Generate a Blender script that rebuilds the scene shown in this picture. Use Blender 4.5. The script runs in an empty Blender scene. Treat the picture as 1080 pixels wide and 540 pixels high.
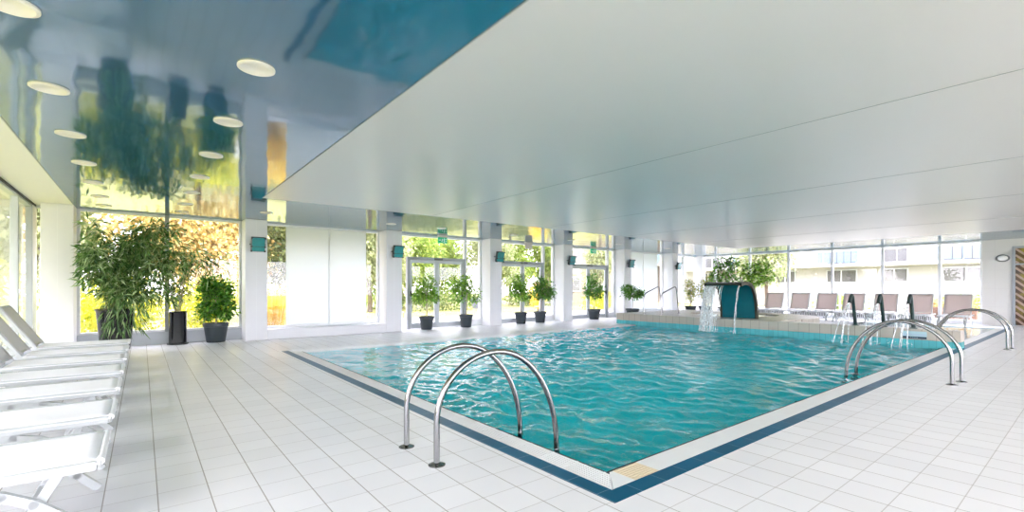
import bpy, math, random
import numpy as np
from mathutils import Vector, Matrix

S = bpy.context.scene
COL = S.collection
R = math.radians
PI = math.pi
rng = np.random.default_rng(7)
random.seed(7)

# ------------------------------------------------------------------ render look
S.view_settings.view_transform = 'Standard'
S.view_settings.look = 'None'
S.view_settings.gamma = 1
S.view_settings.use_curve_mapping = False
S.view_settings.exposure = 1.82
S.cycles.use_denoising = True
S.cycles.max_bounces = 12
S.cycles.diffuse_bounces = 7
S.cycles.glossy_bounces = 5
S.cycles.transmission_bounces = 8
S.cycles.transparent_max_bounces = 24
S.cycles.sample_clamp_indirect = 6

# ------------------------------------------------------------------ materials
def lin(c):
    return tuple(((v / 255) / 12.92 if v / 255 <= .04045 else ((v / 255 + .055) / 1.055) ** 2.4) for v in c) + (1,)

def new_mat(name):
    m = bpy.data.materials.new(name); m.use_nodes = True
    nt = m.node_tree; nt.nodes.clear()
    out = nt.nodes.new('ShaderNodeOutputMaterial')
    return m, nt, out

def N(nt, t, **kw):
    n = nt.nodes.new(t)
    for k, v in kw.items():
        if k.startswith('i_'):
            n.inputs[k[2:].replace('_', ' ')].default_value = v
        else:
            setattr(n, k, v)
    return n

def pmat(name, col, rough=.5, metal=0., ior=1.45, spec=.5, noise=0., nscale=8., bump=0., bscale=40., emit=None, estr=0., trans=0., coat=0.):
    m, nt, out = new_mat(name)
    p = N(nt, 'ShaderNodeBsdfPrincipled')
    L = nt.links.new
    p.inputs['Base Color'].default_value = (*col[:3], 1)
    p.inputs['Roughness'].default_value = rough
    p.inputs['Metallic'].default_value = metal
    p.inputs['IOR'].default_value = ior
    p.inputs['Specular IOR Level'].default_value = spec
    p.inputs['Transmission Weight'].default_value = trans
    p.inputs['Coat Weight'].default_value = coat
    if emit:
        p.inputs['Emission Color'].default_value = (*emit[:3], 1)
        p.inputs['Emission Strength'].default_value = estr
    tc = N(nt, 'ShaderNodeTexCoord')
    if noise:
        nz = N(nt, 'ShaderNodeTexNoise'); nz.inputs['Scale'].default_value = nscale; nz.inputs['Detail'].default_value = 4
        L(tc.outputs['Object'], nz.inputs['Vector'])
        mr = N(nt, 'ShaderNodeMapRange'); mr.inputs['To Min'].default_value = 1 - noise; mr.inputs['To Max'].default_value = 1 + noise
        L(nz.outputs['Fac'], mr.inputs['Value'])
        mx = N(nt, 'ShaderNodeVectorMath', operation='SCALE'); mx.inputs[0].default_value = col[:3]
        L(mr.outputs['Result'], mx.inputs['Scale'])
        L(mx.outputs['Vector'], p.inputs['Base Color'])
    if bump:
        nb = N(nt, 'ShaderNodeTexNoise'); nb.inputs['Scale'].default_value = bscale; nb.inputs['Detail'].default_value = 3
        L(tc.outputs['Object'], nb.inputs['Vector'])
        b = N(nt, 'ShaderNodeBump'); b.inputs['Strength'].default_value = bump; b.inputs['Distance'].default_value = .01
        L(nb.outputs['Fac'], b.inputs['Height']); L(b.outputs['Normal'], p.inputs['Normal'])
    L(p.outputs['BSDF'], out.inputs['Surface'])
    return m

def tile_mat(name, col, grout, sizes, offs=(0, 0, 0), gws=(.005, .005, .005), rough=.3, var=.04, gmul=None, ior=1.5, stain=0., spec=.5):
    """grid of tiles from the object's own coordinates; a size of 0 leaves an axis without joints"""
    m, nt, out = new_mat(name)
    L = nt.links.new
    p = N(nt, 'ShaderNodeBsdfPrincipled'); p.inputs['IOR'].default_value = ior; p.inputs['Specular IOR Level'].default_value = spec
    geo = N(nt, 'ShaderNodeTexCoord'); sep = N(nt, 'ShaderNodeSeparateXYZ'); L(geo.outputs['Object'], sep.inputs[0])
    fac = None; ids = []
    for i, ax in enumerate('XYZ'):
        if not sizes[i]: continue
        a = N(nt, 'ShaderNodeMath', operation='ADD'); a.inputs[1].default_value = offs[i]; L(sep.outputs[ax], a.inputs[0])
        d = N(nt, 'ShaderNodeMath', operation='DIVIDE'); d.inputs[1].default_value = sizes[i]; L(a.outputs[0], d.inputs[0])
        fl = N(nt, 'ShaderNodeMath', operation='FLOOR'); L(d.outputs[0], fl.inputs[0]); ids.append(fl)
        fr = N(nt, 'ShaderNodeMath', operation='FRACT'); L(d.outputs[0], fr.inputs[0])
        g = N(nt, 'ShaderNodeMath', operation='LESS_THAN'); g.inputs[1].default_value = gws[i] / sizes[i]; L(fr.outputs[0], g.inputs[0])
        gg = g
        if gmul:
            mm = N(nt, 'ShaderNodeMath', operation='MULTIPLY'); mm.inputs[1].default_value = gmul[i]; L(g.outputs[0], mm.inputs[0]); gg = mm
        if fac is None: fac = gg
        else:
            mxx = N(nt, 'ShaderNodeMath', operation='MAXIMUM'); L(fac.outputs[0], mxx.inputs[0]); L(gg.outputs[0], mxx.inputs[1]); fac = mxx
    cmb = N(nt, 'ShaderNodeCombineXYZ')
    for i, f in enumerate(ids): L(f.outputs[0], cmb.inputs[i])
    wn = N(nt, 'ShaderNodeTexWhiteNoise'); L(cmb.outputs[0], wn.inputs['Vector'])
    mr = N(nt, 'ShaderNodeMapRange'); mr.inputs['To Min'].default_value = 1 - var; mr.inputs['To Max'].default_value = 1 + var
    L(wn.outputs['Value'], mr.inputs['Value'])
    sc = N(nt, 'ShaderNodeVectorMath', operation='SCALE'); sc.inputs[0].default_value = col[:3]; L(mr.outputs[0], sc.inputs['Scale'])
    src = sc.outputs['Vector']
    if stain:
        nz = N(nt, 'ShaderNodeTexNoise'); nz.inputs['Scale'].default_value = .9; nz.inputs['Detail'].default_value = 5; L(geo.outputs['Object'], nz.inputs['Vector'])
        m2 = N(nt, 'ShaderNodeMapRange'); m2.inputs['From Min'].default_value = .3; m2.inputs['From Max'].default_value = .7
        m2.inputs['To Min'].default_value = 1 - stain; m2.inputs['To Max'].default_value = 1; L(nz.outputs['Fac'], m2.inputs['Value'])
        s2 = N(nt, 'ShaderNodeVectorMath', operation='SCALE'); L(src, s2.inputs[0]); L(m2.outputs[0], s2.inputs['Scale']); src = s2.outputs['Vector']
    mix = N(nt, 'ShaderNodeMix', data_type='RGBA'); L(fac.outputs[0], mix.inputs['Factor']); L(src, mix.inputs[6]); mix.inputs[7].default_value = (*grout[:3], 1)
    L(mix.outputs[2], p.inputs['Base Color'])
    rr = N(nt, 'ShaderNodeMath', operation='MULTIPLY_ADD'); rr.inputs[1].default_value = .4; rr.inputs[2].default_value = rough; L(fac.outputs[0], rr.inputs[0]); L(rr.outputs[0], p.inputs['Roughness'])
    L(p.outputs['BSDF'], out.inputs['Surface'])
    return m

def glass_mat(name, tint=(.97, .985, .98), refl=1.0, rough=.0):
    m, nt, out = new_mat(name); L = nt.links.new
    t = N(nt, 'ShaderNodeBsdfTransparent'); t.inputs[0].default_value = (*tint, 1)
    g = N(nt, 'ShaderNodeBsdfGlossy'); g.inputs['Roughness'].default_value = rough; g.inputs['Color'].default_value = (refl, refl, refl, 1)
    lw = N(nt, 'ShaderNodeLayerWeight'); lw.inputs['Blend'].default_value = .5
    pw = N(nt, 'ShaderNodeMath', operation='POWER'); pw.inputs[1].default_value = 5; L(lw.outputs['Facing'], pw.inputs[0])
    f = N(nt, 'ShaderNodeMath', operation='MULTIPLY_ADD'); f.inputs[1].default_value = .9; f.inputs[2].default_value = .035; L(pw.outputs[0], f.inputs[0])
    mx = N(nt, 'ShaderNodeMixShader'); L(f.outputs[0], mx.inputs[0]); L(t.outputs[0], mx.inputs[1]); L(g.outputs[0], mx.inputs[2])
    L(mx.outputs[0], out.inputs['Surface'])
    return m

def frosted_mat(name, col=(.67, .715, .72)):
    m, nt, out = new_mat(name); L = nt.links.new
    a = N(nt, 'ShaderNodeBsdfTranslucent'); a.inputs[0].default_value = (*col, 1)
    b = N(nt, 'ShaderNodeBsdfDiffuse'); b.inputs[0].default_value = (*col, 1)
    c = N(nt, 'ShaderNodeBsdfTransparent'); c.inputs[0].default_value = (*col, 1)
    m1 = N(nt, 'ShaderNodeMixShader'); m1.inputs[0].default_value = .3; L(a.outputs[0], m1.inputs[1]); L(b.outputs[0], m1.inputs[2])
    m2 = N(nt, 'ShaderNodeMixShader'); m2.inputs[0].default_value = .04; L(m1.outputs[0], m2.inputs[1]); L(c.outputs[0], m2.inputs[2])
    L(m2.outputs[0], out.inputs['Surface'])
    return m

def leaf_mat(name, cols, transl=.45, rough=.45):
    m, nt, out = new_mat(name); L = nt.links.new
    geo = N(nt, 'ShaderNodeNewGeometry')
    cr = N(nt, 'ShaderNodeValToRGB')
    el = cr.color_ramp.elements
    while len(el) < len(cols): el.new(.5)
    for i, c in enumerate(cols):
        el[i].position = i / max(1, len(cols) - 1); el[i].color = (*c[:3], 1)
    L(geo.outputs['Random Per Island'], cr.inputs[0])
    p = N(nt, 'ShaderNodeBsdfPrincipled'); p.inputs['Roughness'].default_value = rough
    L(cr.outputs[0], p.inputs['Base Color'])
    t = N(nt, 'ShaderNodeBsdfTranslucent'); L(cr.outputs[0], t.inputs[0])
    mx = N(nt, 'ShaderNodeMixShader'); mx.inputs[0].default_value = transl
    L(p.outputs[0], mx.inputs[1]); L(t.outputs[0], mx.inputs[2]); L(mx.outputs[0], out.inputs['Surface'])
    return m

def water_mat(name, tint, bump=.25, scale=7.):
    m, nt, out = new_mat(name); L = nt.links.new
    p = N(nt, 'ShaderNodeBsdfPrincipled')
    p.inputs['Base Color'].default_value = (*tint, 1); p.inputs['Roughness'].default_value = .03
    p.inputs['IOR'].default_value = 1.33; p.inputs['Transmission Weight'].default_value = 1
    tc = N(nt, 'ShaderNodeTexCoord')
    nz = N(nt, 'ShaderNodeTexNoise'); nz.inputs['Scale'].default_value = scale; nz.inputs['Detail'].default_value = 3; nz.inputs['Distortion'].default_value = .6
    L(tc.outputs['Object'], nz.inputs['Vector'])
    b = N(nt, 'ShaderNodeBump'); b.inputs['Strength'].default_value = bump; b.inputs['Distance'].default_value = .03
    L(nz.outputs['Fac'], b.inputs['Height']); L(b.outputs['Normal'], p.inputs['Normal'])
    L(p.outputs[0], out.inputs['Surface'])
    return m

def gloss_ceiling_mat():
    m, nt, out = new_mat('glossy blue stretch film'); L = nt.links.new
    p = N(nt, 'ShaderNodeBsdfPrincipled')
    p.inputs['Base Color'].default_value = (.018, .10, .19, 1); p.inputs['Specular Tint'].default_value = (.86, .95, 1, 1); p.inputs['Roughness'].default_value = .07; p.inputs['IOR'].default_value = 2.8
    tc = N(nt, 'ShaderNodeTexCoord')
    mp = N(nt, 'ShaderNodeMapping'); mp.inputs['Scale'].default_value = (1.1, .8, 1); L(tc.outputs['Object'], mp.inputs[0])
    nz = N(nt, 'ShaderNodeTexNoise'); nz.inputs['Scale'].default_value = 1.4; nz.inputs['Detail'].default_value = 2; L(mp.outputs[0], nz.inputs['Vector'])
    b = N(nt, 'ShaderNodeBump'); b.inputs['Strength'].default_value = .35; b.inputs['Distance'].default_value = .02
    L(nz.outputs['Fac'], b.inputs['Height']); L(b.outputs[0], p.inputs['Normal'])
    L(p.outputs[0], out.inputs['Surface'])
    return m

M = {}
M['floor'] = tile_mat('white deck tile', (.84, .835, .84), (.33, .29, .25), (.2533, .2533, 0), (-.07 + .2533 * 40, -.01 + .2533 * 40, 0), (.0065, .0055, 0), rough=.36, var=.03, gmul=(.82, .5, 0), stain=.05)
M['band'] = tile_mat('blue edge tile', (.001, .088, .17), (.20, .28, .34), (.2533, .2533, 0), (10, 10, 0), (.005, .005, 0), rough=.35, var=.10, ior=1.3, spec=.25)
M['basin'] = tile_mat('turquoise pool tile', (.03, .84, .93), (.28, .86, .93), (.25, .25, .125), (.11, .11, .06), (.012, .012, .01), rough=.25, var=.06)
M['basin_pale'] = tile_mat('pale pool tile', (.62, .76, .78), (.7, .75, .75), (.25, .25, .125), (.11, .11, .06), (.01, .01, .01), rough=.25, var=.04)
M['beige_tile'] = tile_mat('beige ledge tile', (.50, .46, .39), (.20, .17, .14), (.24, .24, 0), (10.05, 10.05, 0), (.008, .008, 0), rough=.3, var=.04)
M['teal_tile'] = tile_mat('teal rim tile', (.10, .48, .52), (.03, .22, .26), (.12, .12, 0), (10.05, 10.05, 0), (.007, .007, 0), rough=.2, var=.12)
M['grate'] = pmat('white gutter grate', (.80, .81, .80), .4, noise=.03)
M['grate_tan'] = pmat('yellowed grate', (.78, .66, .47), .4, noise=.05)
M['slot'] = pmat('dark gutter slot', (.015, .02, .028), .5, noise=.1)
M['white_wall'] = pmat('white painted wall', (.80, .80, .81), .6, noise=.015, nscale=3)
M['panel_wall'] = tile_mat('pale wall panel', (.70, .69, .66), (.60, .59, .56), (0, .9, .62), (10, 10.3, .02), (.003, .004, .004), rough=.5, var=.01)
M['pillar'] = pmat('white pillar paint', (.76, .77, .79), .5, noise=.015, nscale=4)
M['white_ceiling'] = pmat('satin white stretch film', (.61, .605, .615), .34, ior=1.55, noise=.01, nscale=1)
M['matte_ceiling'] = pmat('matte white plaster', (.82, .82, .82), .7, noise=.01)
M['gloss_ceiling'] = gloss_ceiling_mat()
M['seam'] = pmat('grey ceiling seam', (.33, .36, .37), .5, noise=.05)
M['roof'] = pmat('grey roof', (.4, .4, .4), .8, noise=.1)
M['glass'] = glass_mat('window glass')
M['glass_dim'] = glass_mat('bluish glass', (.90, .95, .96))
M['frosted'] = frosted_mat('frosted glass')
M['frame'] = pmat('grey aluminium frame', (.36, .39, .42), .4, noise=.03)
M['frame_white'] = pmat('white window frame', (.80, .82, .83), .4, noise=.02)
M['frame_pale'] = pmat('pale grey frame', (.55, .59, .62), .4, noise=.02)
M['steel'] = pmat('polished stainless steel', (.31, .315, .32), .17, metal=1., noise=.05, nscale=30)
M['dark_steel'] = pmat('dark painted pipe', (.05, .08, .08), .3, metal=.5, noise=.1)
M['canopy'] = pmat('olive grey canopy steel', (.065, .07, .052), .35, metal=.6, noise=.08, nscale=5)
M['canopy_in'] = pmat('teal canopy lining', (.006, .14, .18), .25, noise=.12, nscale=4)
M['pot_black'] = pmat('black glazed pot', (.012, .013, .015), .12, noise=.1, coat=.5)
M['pot_grey'] = pmat('anthracite plastic pot', (.030, .042, .050), .45, noise=.1)
M['soil'] = pmat('potting soil', (.05, .035, .02), .9, noise=.3, nscale=60, bump=.6, bscale=90)
M['bark'] = pmat('pale bark', (.40, .35, .28), .8, noise=.2, nscale=30, bump=.4)
M['bark_dark'] = pmat('brown bark', (.10, .07, .045), .85, noise=.3, nscale=12, bump=.6, bscale=20)
M['cane'] = pmat('green cane', (.16, .20, .06), .5, noise=.2, nscale=20)
M['bamboo_leaf'] = leaf_mat('bamboo leaf', [(0.027, 0.080, 0.022), (0.068, 0.180, 0.033), (0.180, 0.315, 0.090), (0.450, 0.585, 0.315)], .25)
M['willow_leaf'] = leaf_mat('olive green leaf', [(0.078, 0.130, 0.026), (0.156, 0.221, 0.052), (0.390, 0.442, 0.208)], .35)
M['ficus_leaf'] = leaf_mat('ficus leaf', [(0.029, 0.109, 0.014), (0.072, 0.246, 0.022), (0.189, 0.435, 0.058)], .3, .3)
M['ficus_lime'] = leaf_mat('lime ficus leaf', [(0.052, 0.169, 0.013), (0.169, 0.377, 0.033), (0.390, 0.598, 0.091)], .35, .3)
M['golden_leaf'] = leaf_mat('golden houseplant leaf', [(.08, .15, .01), (.20, .28, .03), (.45, .36, .04)], .35)
M['tree_green'] = leaf_mat('fresh tree leaf', [(0.118, 0.198, 0.026), (0.238, 0.344, 0.047), (0.450, 0.503, 0.118)], .5, .6)
M['tree_dark'] = leaf_mat('dark tree leaf', [(0.044, 0.077, 0.018), (0.099, 0.143, 0.033), (0.220, 0.242, 0.077)], .45, .6)
M['tree_yellow'] = leaf_mat('yellow green leaf', [(0.316, 0.402, 0.017), (0.575, 0.575, 0.029), (0.862, 0.747, 0.086)], .5, .6)
M['tree_orange'] = leaf_mat('autumn leaf', [(.38, .25, .07), (.62, .46, .16), (.74, .64, .34)], .5, .6)
M['tree_pale'] = leaf_mat('pale green leaf', [(0.198, 0.242, 0.099), (0.330, 0.374, 0.176), (0.506, 0.506, 0.286)], .5, .6)
M['grass_gold'] = leaf_mat('golden grass blade', [(.70, .46, .05), (.85, .63, .10), (.95, .78, .28)], .5, .6)
M['lawn'] = pmat('autumn lawn', (.25, .245, .06), .9, noise=.35, nscale=1.3, bump=.5, bscale=60)
M['paving'] = tile_mat('pale terrace slab', (.42, .41, .40), (.3, .3, .29), (.6, .6, 0), (30, 30, 0), (.01, .01, 0), rough=.7, var=.04)
M['lounger_frame'] = pmat('white lounger frame', (.50, .53, .53), .3, noise=.02)
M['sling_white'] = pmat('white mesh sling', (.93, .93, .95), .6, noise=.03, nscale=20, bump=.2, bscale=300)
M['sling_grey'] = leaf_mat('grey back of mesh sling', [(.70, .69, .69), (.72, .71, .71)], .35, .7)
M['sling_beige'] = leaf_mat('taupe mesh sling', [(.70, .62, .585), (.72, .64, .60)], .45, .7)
M['rubber'] = pmat('black rubber', (.02, .02, .02), .6, noise=.1)
M['flood_glass'] = pmat('teal flood lamp glass', (.05, .30, .32), .08, noise=.25, nscale=9, coat=1.)
M['flood_body'] = pmat('dark lamp housing', (.05, .07, .08), .4, noise=.1)
M['exit_green'] = pmat('green sign face', (.01, .25, .12), .4, noise=.03, emit=(.01, .3, .14), estr=.25)
M['sign_white'] = pmat('white sign mark', (.85, .88, .86), .4, noise=.01)
M['sign_pale'] = pmat('pale sign face', (.70, .62, .58), .4, noise=.03)
M['plate_blue'] = pmat('pale blue plate', (.45, .64, .70), .35, noise=.04)
M['plate_navy'] = pmat('navy plate band', (.03, .07, .11), .35, noise=.05)
M['plate_lilac'] = pmat('lilac print line', (.35, .36, .55), .4, noise=.05)
M['down_rim'] = pmat('white lamp rim', (.80, .76, .72), .35, noise=.01)
M['down_face'] = pmat('cream lamp diffuser', (.22, .19, .145), .5, noise=.03, emit=(1, .93, .78), estr=.02)
M['lamp_ring'] = pmat('grey lamp ring', (.16, .17, .17), .4, noise=.05)
M['lamp_white'] = pmat('opal lamp cover', (.85, .85, .83), .25, noise=.01)
M['facade'] = pmat('white render facade', (.40, .39, .385), .8, noise=.02)
M['facade_tan'] = pmat('tan render facade', (.22, .18, .15), .8, noise=.04)
M['pane_grey'] = pmat('curtained window', (.10, .10, .105), .25, noise=.3, nscale=2)
M['balcony_blue'] = pmat('pale blue balcony panel', (.13, .19, .27), .4, noise=.15, nscale=4)
M['fence'] = pmat('white picket paint', (.35, .33, .33), .6, noise=.03)
M['red'] = pmat('red plastic', (.75, .15, .13), .5, noise=.1)
M['terracotta'] = pmat('terracotta planter', (.16, .09, .06), .7, noise=.1)
M['chair_grey'] = pmat('grey garden chair', (.14, .145, .16), .5, noise=.05)
M['water'] = water_mat('pool water', (.55, .985, 1.0), .16, 14.)
M['water_calm'] = water_mat('calm pool water', (.88, .98, .98), .10, 4.)

def deco_mat():
    m, nt, out = new_mat('slatted amber glass'); L = nt.links.new
    p = N(nt, 'ShaderNodeBsdfPrincipled'); p.inputs['Roughness'].default_value = .15
    tc = N(nt, 'ShaderNodeTexCoord')
    nz = N(nt, 'ShaderNodeTexNoise'); nz.inputs['Scale'].default_value = 2.2; nz.inputs['Detail'].default_value = 5; L(tc.outputs['Object'], nz.inputs['Vector'])
    cr = N(nt, 'ShaderNodeValToRGB'); e = cr.color_ramp.elements
    e[0].position = .35; e[0].color = (.035, .015, .008, 1); e[1].position = .75; e[1].color = (.45, .38, .04, 1)
    x = e.new(.52); x.color = (.09, .045, .022, 1)
    L(nz.outputs['Fac'], cr.inputs[0]); L(cr.outputs[0], p.inputs['Base Color']); L(p.outputs[0], out.inputs['Surface'])
    return m
M['deco'] = deco_mat()
M['slat_brown'] = pmat('brown slat', (.42, .30, .23), .35, noise=.2, nscale=6)

def stream_mat():
    m, nt, out = new_mat('falling water'); L = nt.links.new
    t = N(nt, 'ShaderNodeBsdfTransparent')
    p = N(nt, 'ShaderNodeBsdfPrincipled'); p.inputs['Base Color'].default_value = (.92, .96, .97, 1); p.inputs['Roughness'].default_value = .1
    tc = N(nt, 'ShaderNodeTexCoord'); nz = N(nt, 'ShaderNodeTexNoise'); nz.inputs['Scale'].default_value = 25; L(tc.outputs['Object'], nz.inputs['Vector'])
    mr = N(nt, 'ShaderNodeMapRange'); mr.inputs['From Min'].default_value = .35; mr.inputs['From Max'].default_value = .65; mr.inputs['To Min'].default_value = .35; mr.inputs['To Max'].default_value = .9
    L(nz.outputs['Fac'], mr.inputs['Value'])
    mx = N(nt, 'ShaderNodeMixShader'); L(mr.outputs[0], mx.inputs[0]); L(t.outputs[0], mx.inputs[1]); L(p.outputs[0], mx.inputs[2]); L(mx.outputs[0], out.inputs['Surface'])
    return m
M['stream'] = stream_mat()

# ------------------------------------------------------------------ mesh helpers
class MB:
    def __init__(s): s.v = []; s.f = []; s.mi = []
    def add(s, vs, fs, mi=0):
        o = len(s.v); s.v += [tuple(map(float, q)) for q in vs]; s.f += [tuple(i + o for i in q) for q in fs]; s.mi += [mi] * len(fs); return s
    def box(s, a, b, mi=0):
        x0, y0, z0 = a; x1, y1, z1 = b
        return s.add([(x0, y0, z0), (x1, y0, z0), (x1, y1, z0), (x0, y1, z0), (x0, y0, z1), (x1, y0, z1), (x1, y1, z1), (x0, y1, z1)],
                     [(3, 2, 1, 0), (4, 5, 6, 7), (0, 1, 5, 4), (1, 2, 6, 5), (2, 3, 7, 6), (3, 0, 4, 7)], mi)
    def bar(s, p, q, w, h, up=(0, 0, 1), mi=0):
        p = Vector(p); q = Vector(q); d = (q - p).normalized(); up = Vector(up)
        sd = d.cross(up)
        if sd.length < 1e-4: sd = d.cross(Vector((1, 0, 0)))
        sd.normalize(); u = sd.cross(d)
        vs = []
        for c in (p, q):
            for a, b in ((-1, -1), (1, -1), (1, 1), (-1, 1)): vs.append(c + sd * a * w / 2 + u * b * h / 2)
        return s.add(vs, [(0, 1, 2, 3), (7, 6, 5, 4), (0, 4, 5, 1), (1, 5, 6, 2), (2, 6, 7, 3), (3, 7, 4, 0)], mi)
    def tube(s, pts, r, n=10, cap=True, mi=0):
        pts = [Vector(p) for p in pts]; rs = r if hasattr(r, '__len__') else [r] * len(pts)
        prev = None; rings = []
        for i, p in enumerate(pts):
            d = (pts[min(i + 1, len(pts) - 1)] - pts[max(i - 1, 0)]).normalized()
            if prev is None:
                a = d.cross(Vector((0, 0, 1)));
                if a.length < 1e-3: a = d.cross(Vector((1, 0, 0)))
                a.normalize()
            else:
                a = prev - d * prev.dot(d); a.normalize()
            prev = a; b = d.cross(a)
            rings.append([p + (a * math.cos(2 * PI * k / n) + b * math.sin(2 * PI * k / n)) * rs[i] for k in range(n)])
        vs = [q for g in rings for q in g]; fs = []
        for i in range(len(pts) - 1):
            for k in range(n):
                fs.append((i * n + k, i * n + (k + 1) % n, (i + 1) * n + (k + 1) % n, (i + 1) * n + k))
        if cap:
            fs.append(tuple(range(n))[::-1]); fs.append(tuple((len(pts) - 1) * n + k for k in range(n)))
        return s.add(vs, fs, mi)
    def lathe(s, prof, n=32, c=(0, 0, 0), mi=0, ex=1., ey=1.):
        vs = []; fs = []
        for r, z in prof:
            for k in range(n): vs.append((c[0] + ex * r * math.cos(2 * PI * k / n), c[1] + ey * r * math.sin(2 * PI * k / n), c[2] + z))
        for i in range(len(prof) - 1):
            for k in range(n): fs.append((i * n + k, i * n + (k + 1) % n, (i + 1) * n + (k + 1) % n, (i + 1) * n + k))
        if prof[0][0] > 1e-4: fs.append(tuple(range(n))[::-1])
        if prof[-1][0] > 1e-4: fs.append(tuple((len(prof) - 1) * n + k for k in range(n)))
        return s.add(vs, fs, mi)
    def prism(s, poly, z0, z1, mi=0):
        n = len(poly)
        vs = [(x, y, z0) for x, y in poly] + [(x, y, z1) for x, y in poly]
        fs = [tuple(range(n))[::-1], tuple(range(n, 2 * n))] + [(i, (i + 1) % n, n + (i + 1) % n, n + i) for i in range(n)]
        return s.add(vs, fs, mi)
    def build(s, name, mat, parent=None, smooth=False, bevel=0., loc=None, mats=None):
        me = bpy.data.meshes.new(name); me.from_pydata(s.v, [], s.f); me.update()
        for mm in (mats or [mat]): me.materials.append(mm)
        if mats: me.polygons.foreach_set('material_index', s.mi)
        if smooth: me.polygons.foreach_set('use_smooth', [True] * len(me.polygons))
        o = bpy.data.objects.new(name, me); COL.objects.link(o)
        if parent: o.parent = parent
        if loc is not None: o.location = loc
        if bevel:
            b = o.modifiers.new('bevel', 'BEVEL'); b.width = bevel; b.segments = 2; b.limit_method = 'ANGLE'
        if smooth:
            try: me.set_sharp_from_angle(angle=R(40))
            except Exception: pass
        return o

def empty(name, loc=(0, 0, 0), rz=0.):
    o = bpy.data.objects.new(name, None); COL.objects.link(o); o.location = loc; o.rotation_euler = (0, 0, rz); o.empty_display_size = .1
    return o
def tag(o, label, cat, group=None, kind=None):
    o['label'] = label; o['category'] = cat
    if group: o['group'] = group
    if kind: o['kind'] = kind
    return o
def thing(name, label, cat, loc=(0, 0, 0), rz=0., group=None):
    return tag(empty(name, loc, rz), label, cat, group)
def struct(o, label=None):
    o['kind'] = 'structure'
    if label: o['label'] = label
    return o
def copy_tree(o, parent=None):
    c = o.copy(); COL.objects.link(c)
    if parent: c.parent = parent
    for ch in list(o.children): copy_tree(ch, c)
    return c
def BX(a, b, mi=0): return MB().box(a, b, mi)

ORD = ['nearest', 'second', 'third', 'fourth', 'fifth', 'sixth', 'seventh', 'eighth', 'ninth', 'tenth', 'eleventh', 'twelfth']

# ------------------------------------------------------------------ leaves
def leaf_mesh(name, pts, dirs, length, width, mat, parent=None, loc=None, jitter=.25, fold=.25):
    """a leaf blade (6 points, folded on its midrib) at every point"""
    pts = np.asarray(pts, float); dirs = np.asarray(dirs, float); n = len(pts)
    d = dirs / (np.linalg.norm(dirs, axis=1, keepdims=True) + 1e-9)
    rv = rng.normal(size=(n, 3)); s = np.cross(d, rv); s /= np.linalg.norm(s, axis=1, keepdims=True) + 1e-9
    u = np.cross(s, d)
    Ln = (length * (1 + jitter * rng.uniform(-1, 1, n)))[:, None]; W = (width * (1 + jitter * rng.uniform(-1, 1, n)))[:, None]
    base = pts; tip = pts + d * Ln - np.array([0, 0, .12]) * Ln
    m1 = pts + d * Ln * .4 + u * W * fold
    a = pts + d * Ln * .42 + s * W * .5; b = pts + d * Ln * .42 - s * W * .5
    V = np.stack([base, a, tip, b, m1], 1).reshape(-1, 3)
    F = (np.arange(n)[:, None, None] * 5 + np.array([[0, 1, 4], [1, 2, 4], [2, 3, 4], [3, 0, 4]])[None]).reshape(-1, 3)
    me = bpy.data.meshes.new(name)
    me.vertices.add(len(V)); me.vertices.foreach_set('co', V.ravel())
    me.loops.add(F.size); me.loops.foreach_set('vertex_index', F.ravel())
    me.polygons.add(len(F)); me.polygons.foreach_set('loop_start', np.arange(len(F)) * 3); me.polygons.foreach_set('loop_total', np.full(len(F), 3))
    me.update(calc_edges=True); me.materials.append(mat)
    o = bpy.data.objects.new(name, me); COL.objects.link(o)
    if parent: o.parent = parent
    if loc is not None: o.location = loc
    return o

def blob_points(blobs, n, shell=.55):
    """points in a set of ellipsoids (cx,cy,cz,rx,ry,rz), denser near the skin"""
    vol = np.array([b[3] * b[4] * b[5] for b in blobs]); vol = vol ** .75; vol /= vol.sum()
    idx = rng.choice(len(blobs), n, p=vol)
    B = np.array(blobs)[idx]
    d = rng.normal(size=(n, 3)); d /= np.linalg.norm(d, axis=1, keepdims=True)
    r = (shell + (1 - shell) * rng.random(n))[:, None] * (1 + .12 * rng.normal(size=(n, 1)))
    return B[:, :3] + d * r * B[:, 3:], d

def tree(name, label, cat, loc, h, w, trunk_h, mat, n, leaf, group=None, bark='bark_dark', low=.25, seed=None, trunk_r=.12):
    t = thing(name, label, cat, loc, 0, group)
    k = max(6, int(9))
    blobs = []
    for i in range(k):
        a = 2 * PI * i / k + random.uniform(-.4, .4); rr = w * .5 * random.uniform(.25, .6)
        z = h * (low + (1 - low) * random.uniform(.15, .8))
        s = w * random.uniform(.24, .36)
        blobs.append((rr * math.cos(a), rr * math.sin(a), z, s, s, min(s * random.uniform(.8, 1.2), h * .3)))
    blobs.append((0, 0, h * (.5 + low * .4), w * .34, w * .34, h * (1 - low) * .42))
    blobs.append((0, 0, h * .85, w * .25, w * .25, h * .15))
    p, d = blob_points(blobs, n, .5)
    p[:, 2] = np.maximum(p[:, 2], leaf * .5)
    d = d + np.array([0, 0, -.3]) + .5 * rng.normal(size=d.shape)
    leaf_mesh('foliage', p, d, leaf, leaf * .6, mat, t)
    mb = MB()
    mb.tube([(0, 0, -.05), (.03, .02, trunk_h * .5), (-.04, .03, trunk_h), (.02, 0, h * .75)], [trunk_r * 1.2, trunk_r, trunk_r * .8, trunk_r * .3], 8)
    for b in blobs[:5]:
        mb.tube([(-.02, .02, trunk_h * .9), (b[0] * .5, b[1] * .5, (trunk_h + b[2]) / 2 + .1), (b[0], b[1], b[2])], [trunk_r * .5, trunk_r * .35, trunk_r * .12], 6)
    mb.build('trunk', M[bark], t, smooth=True)
    return t

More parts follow.
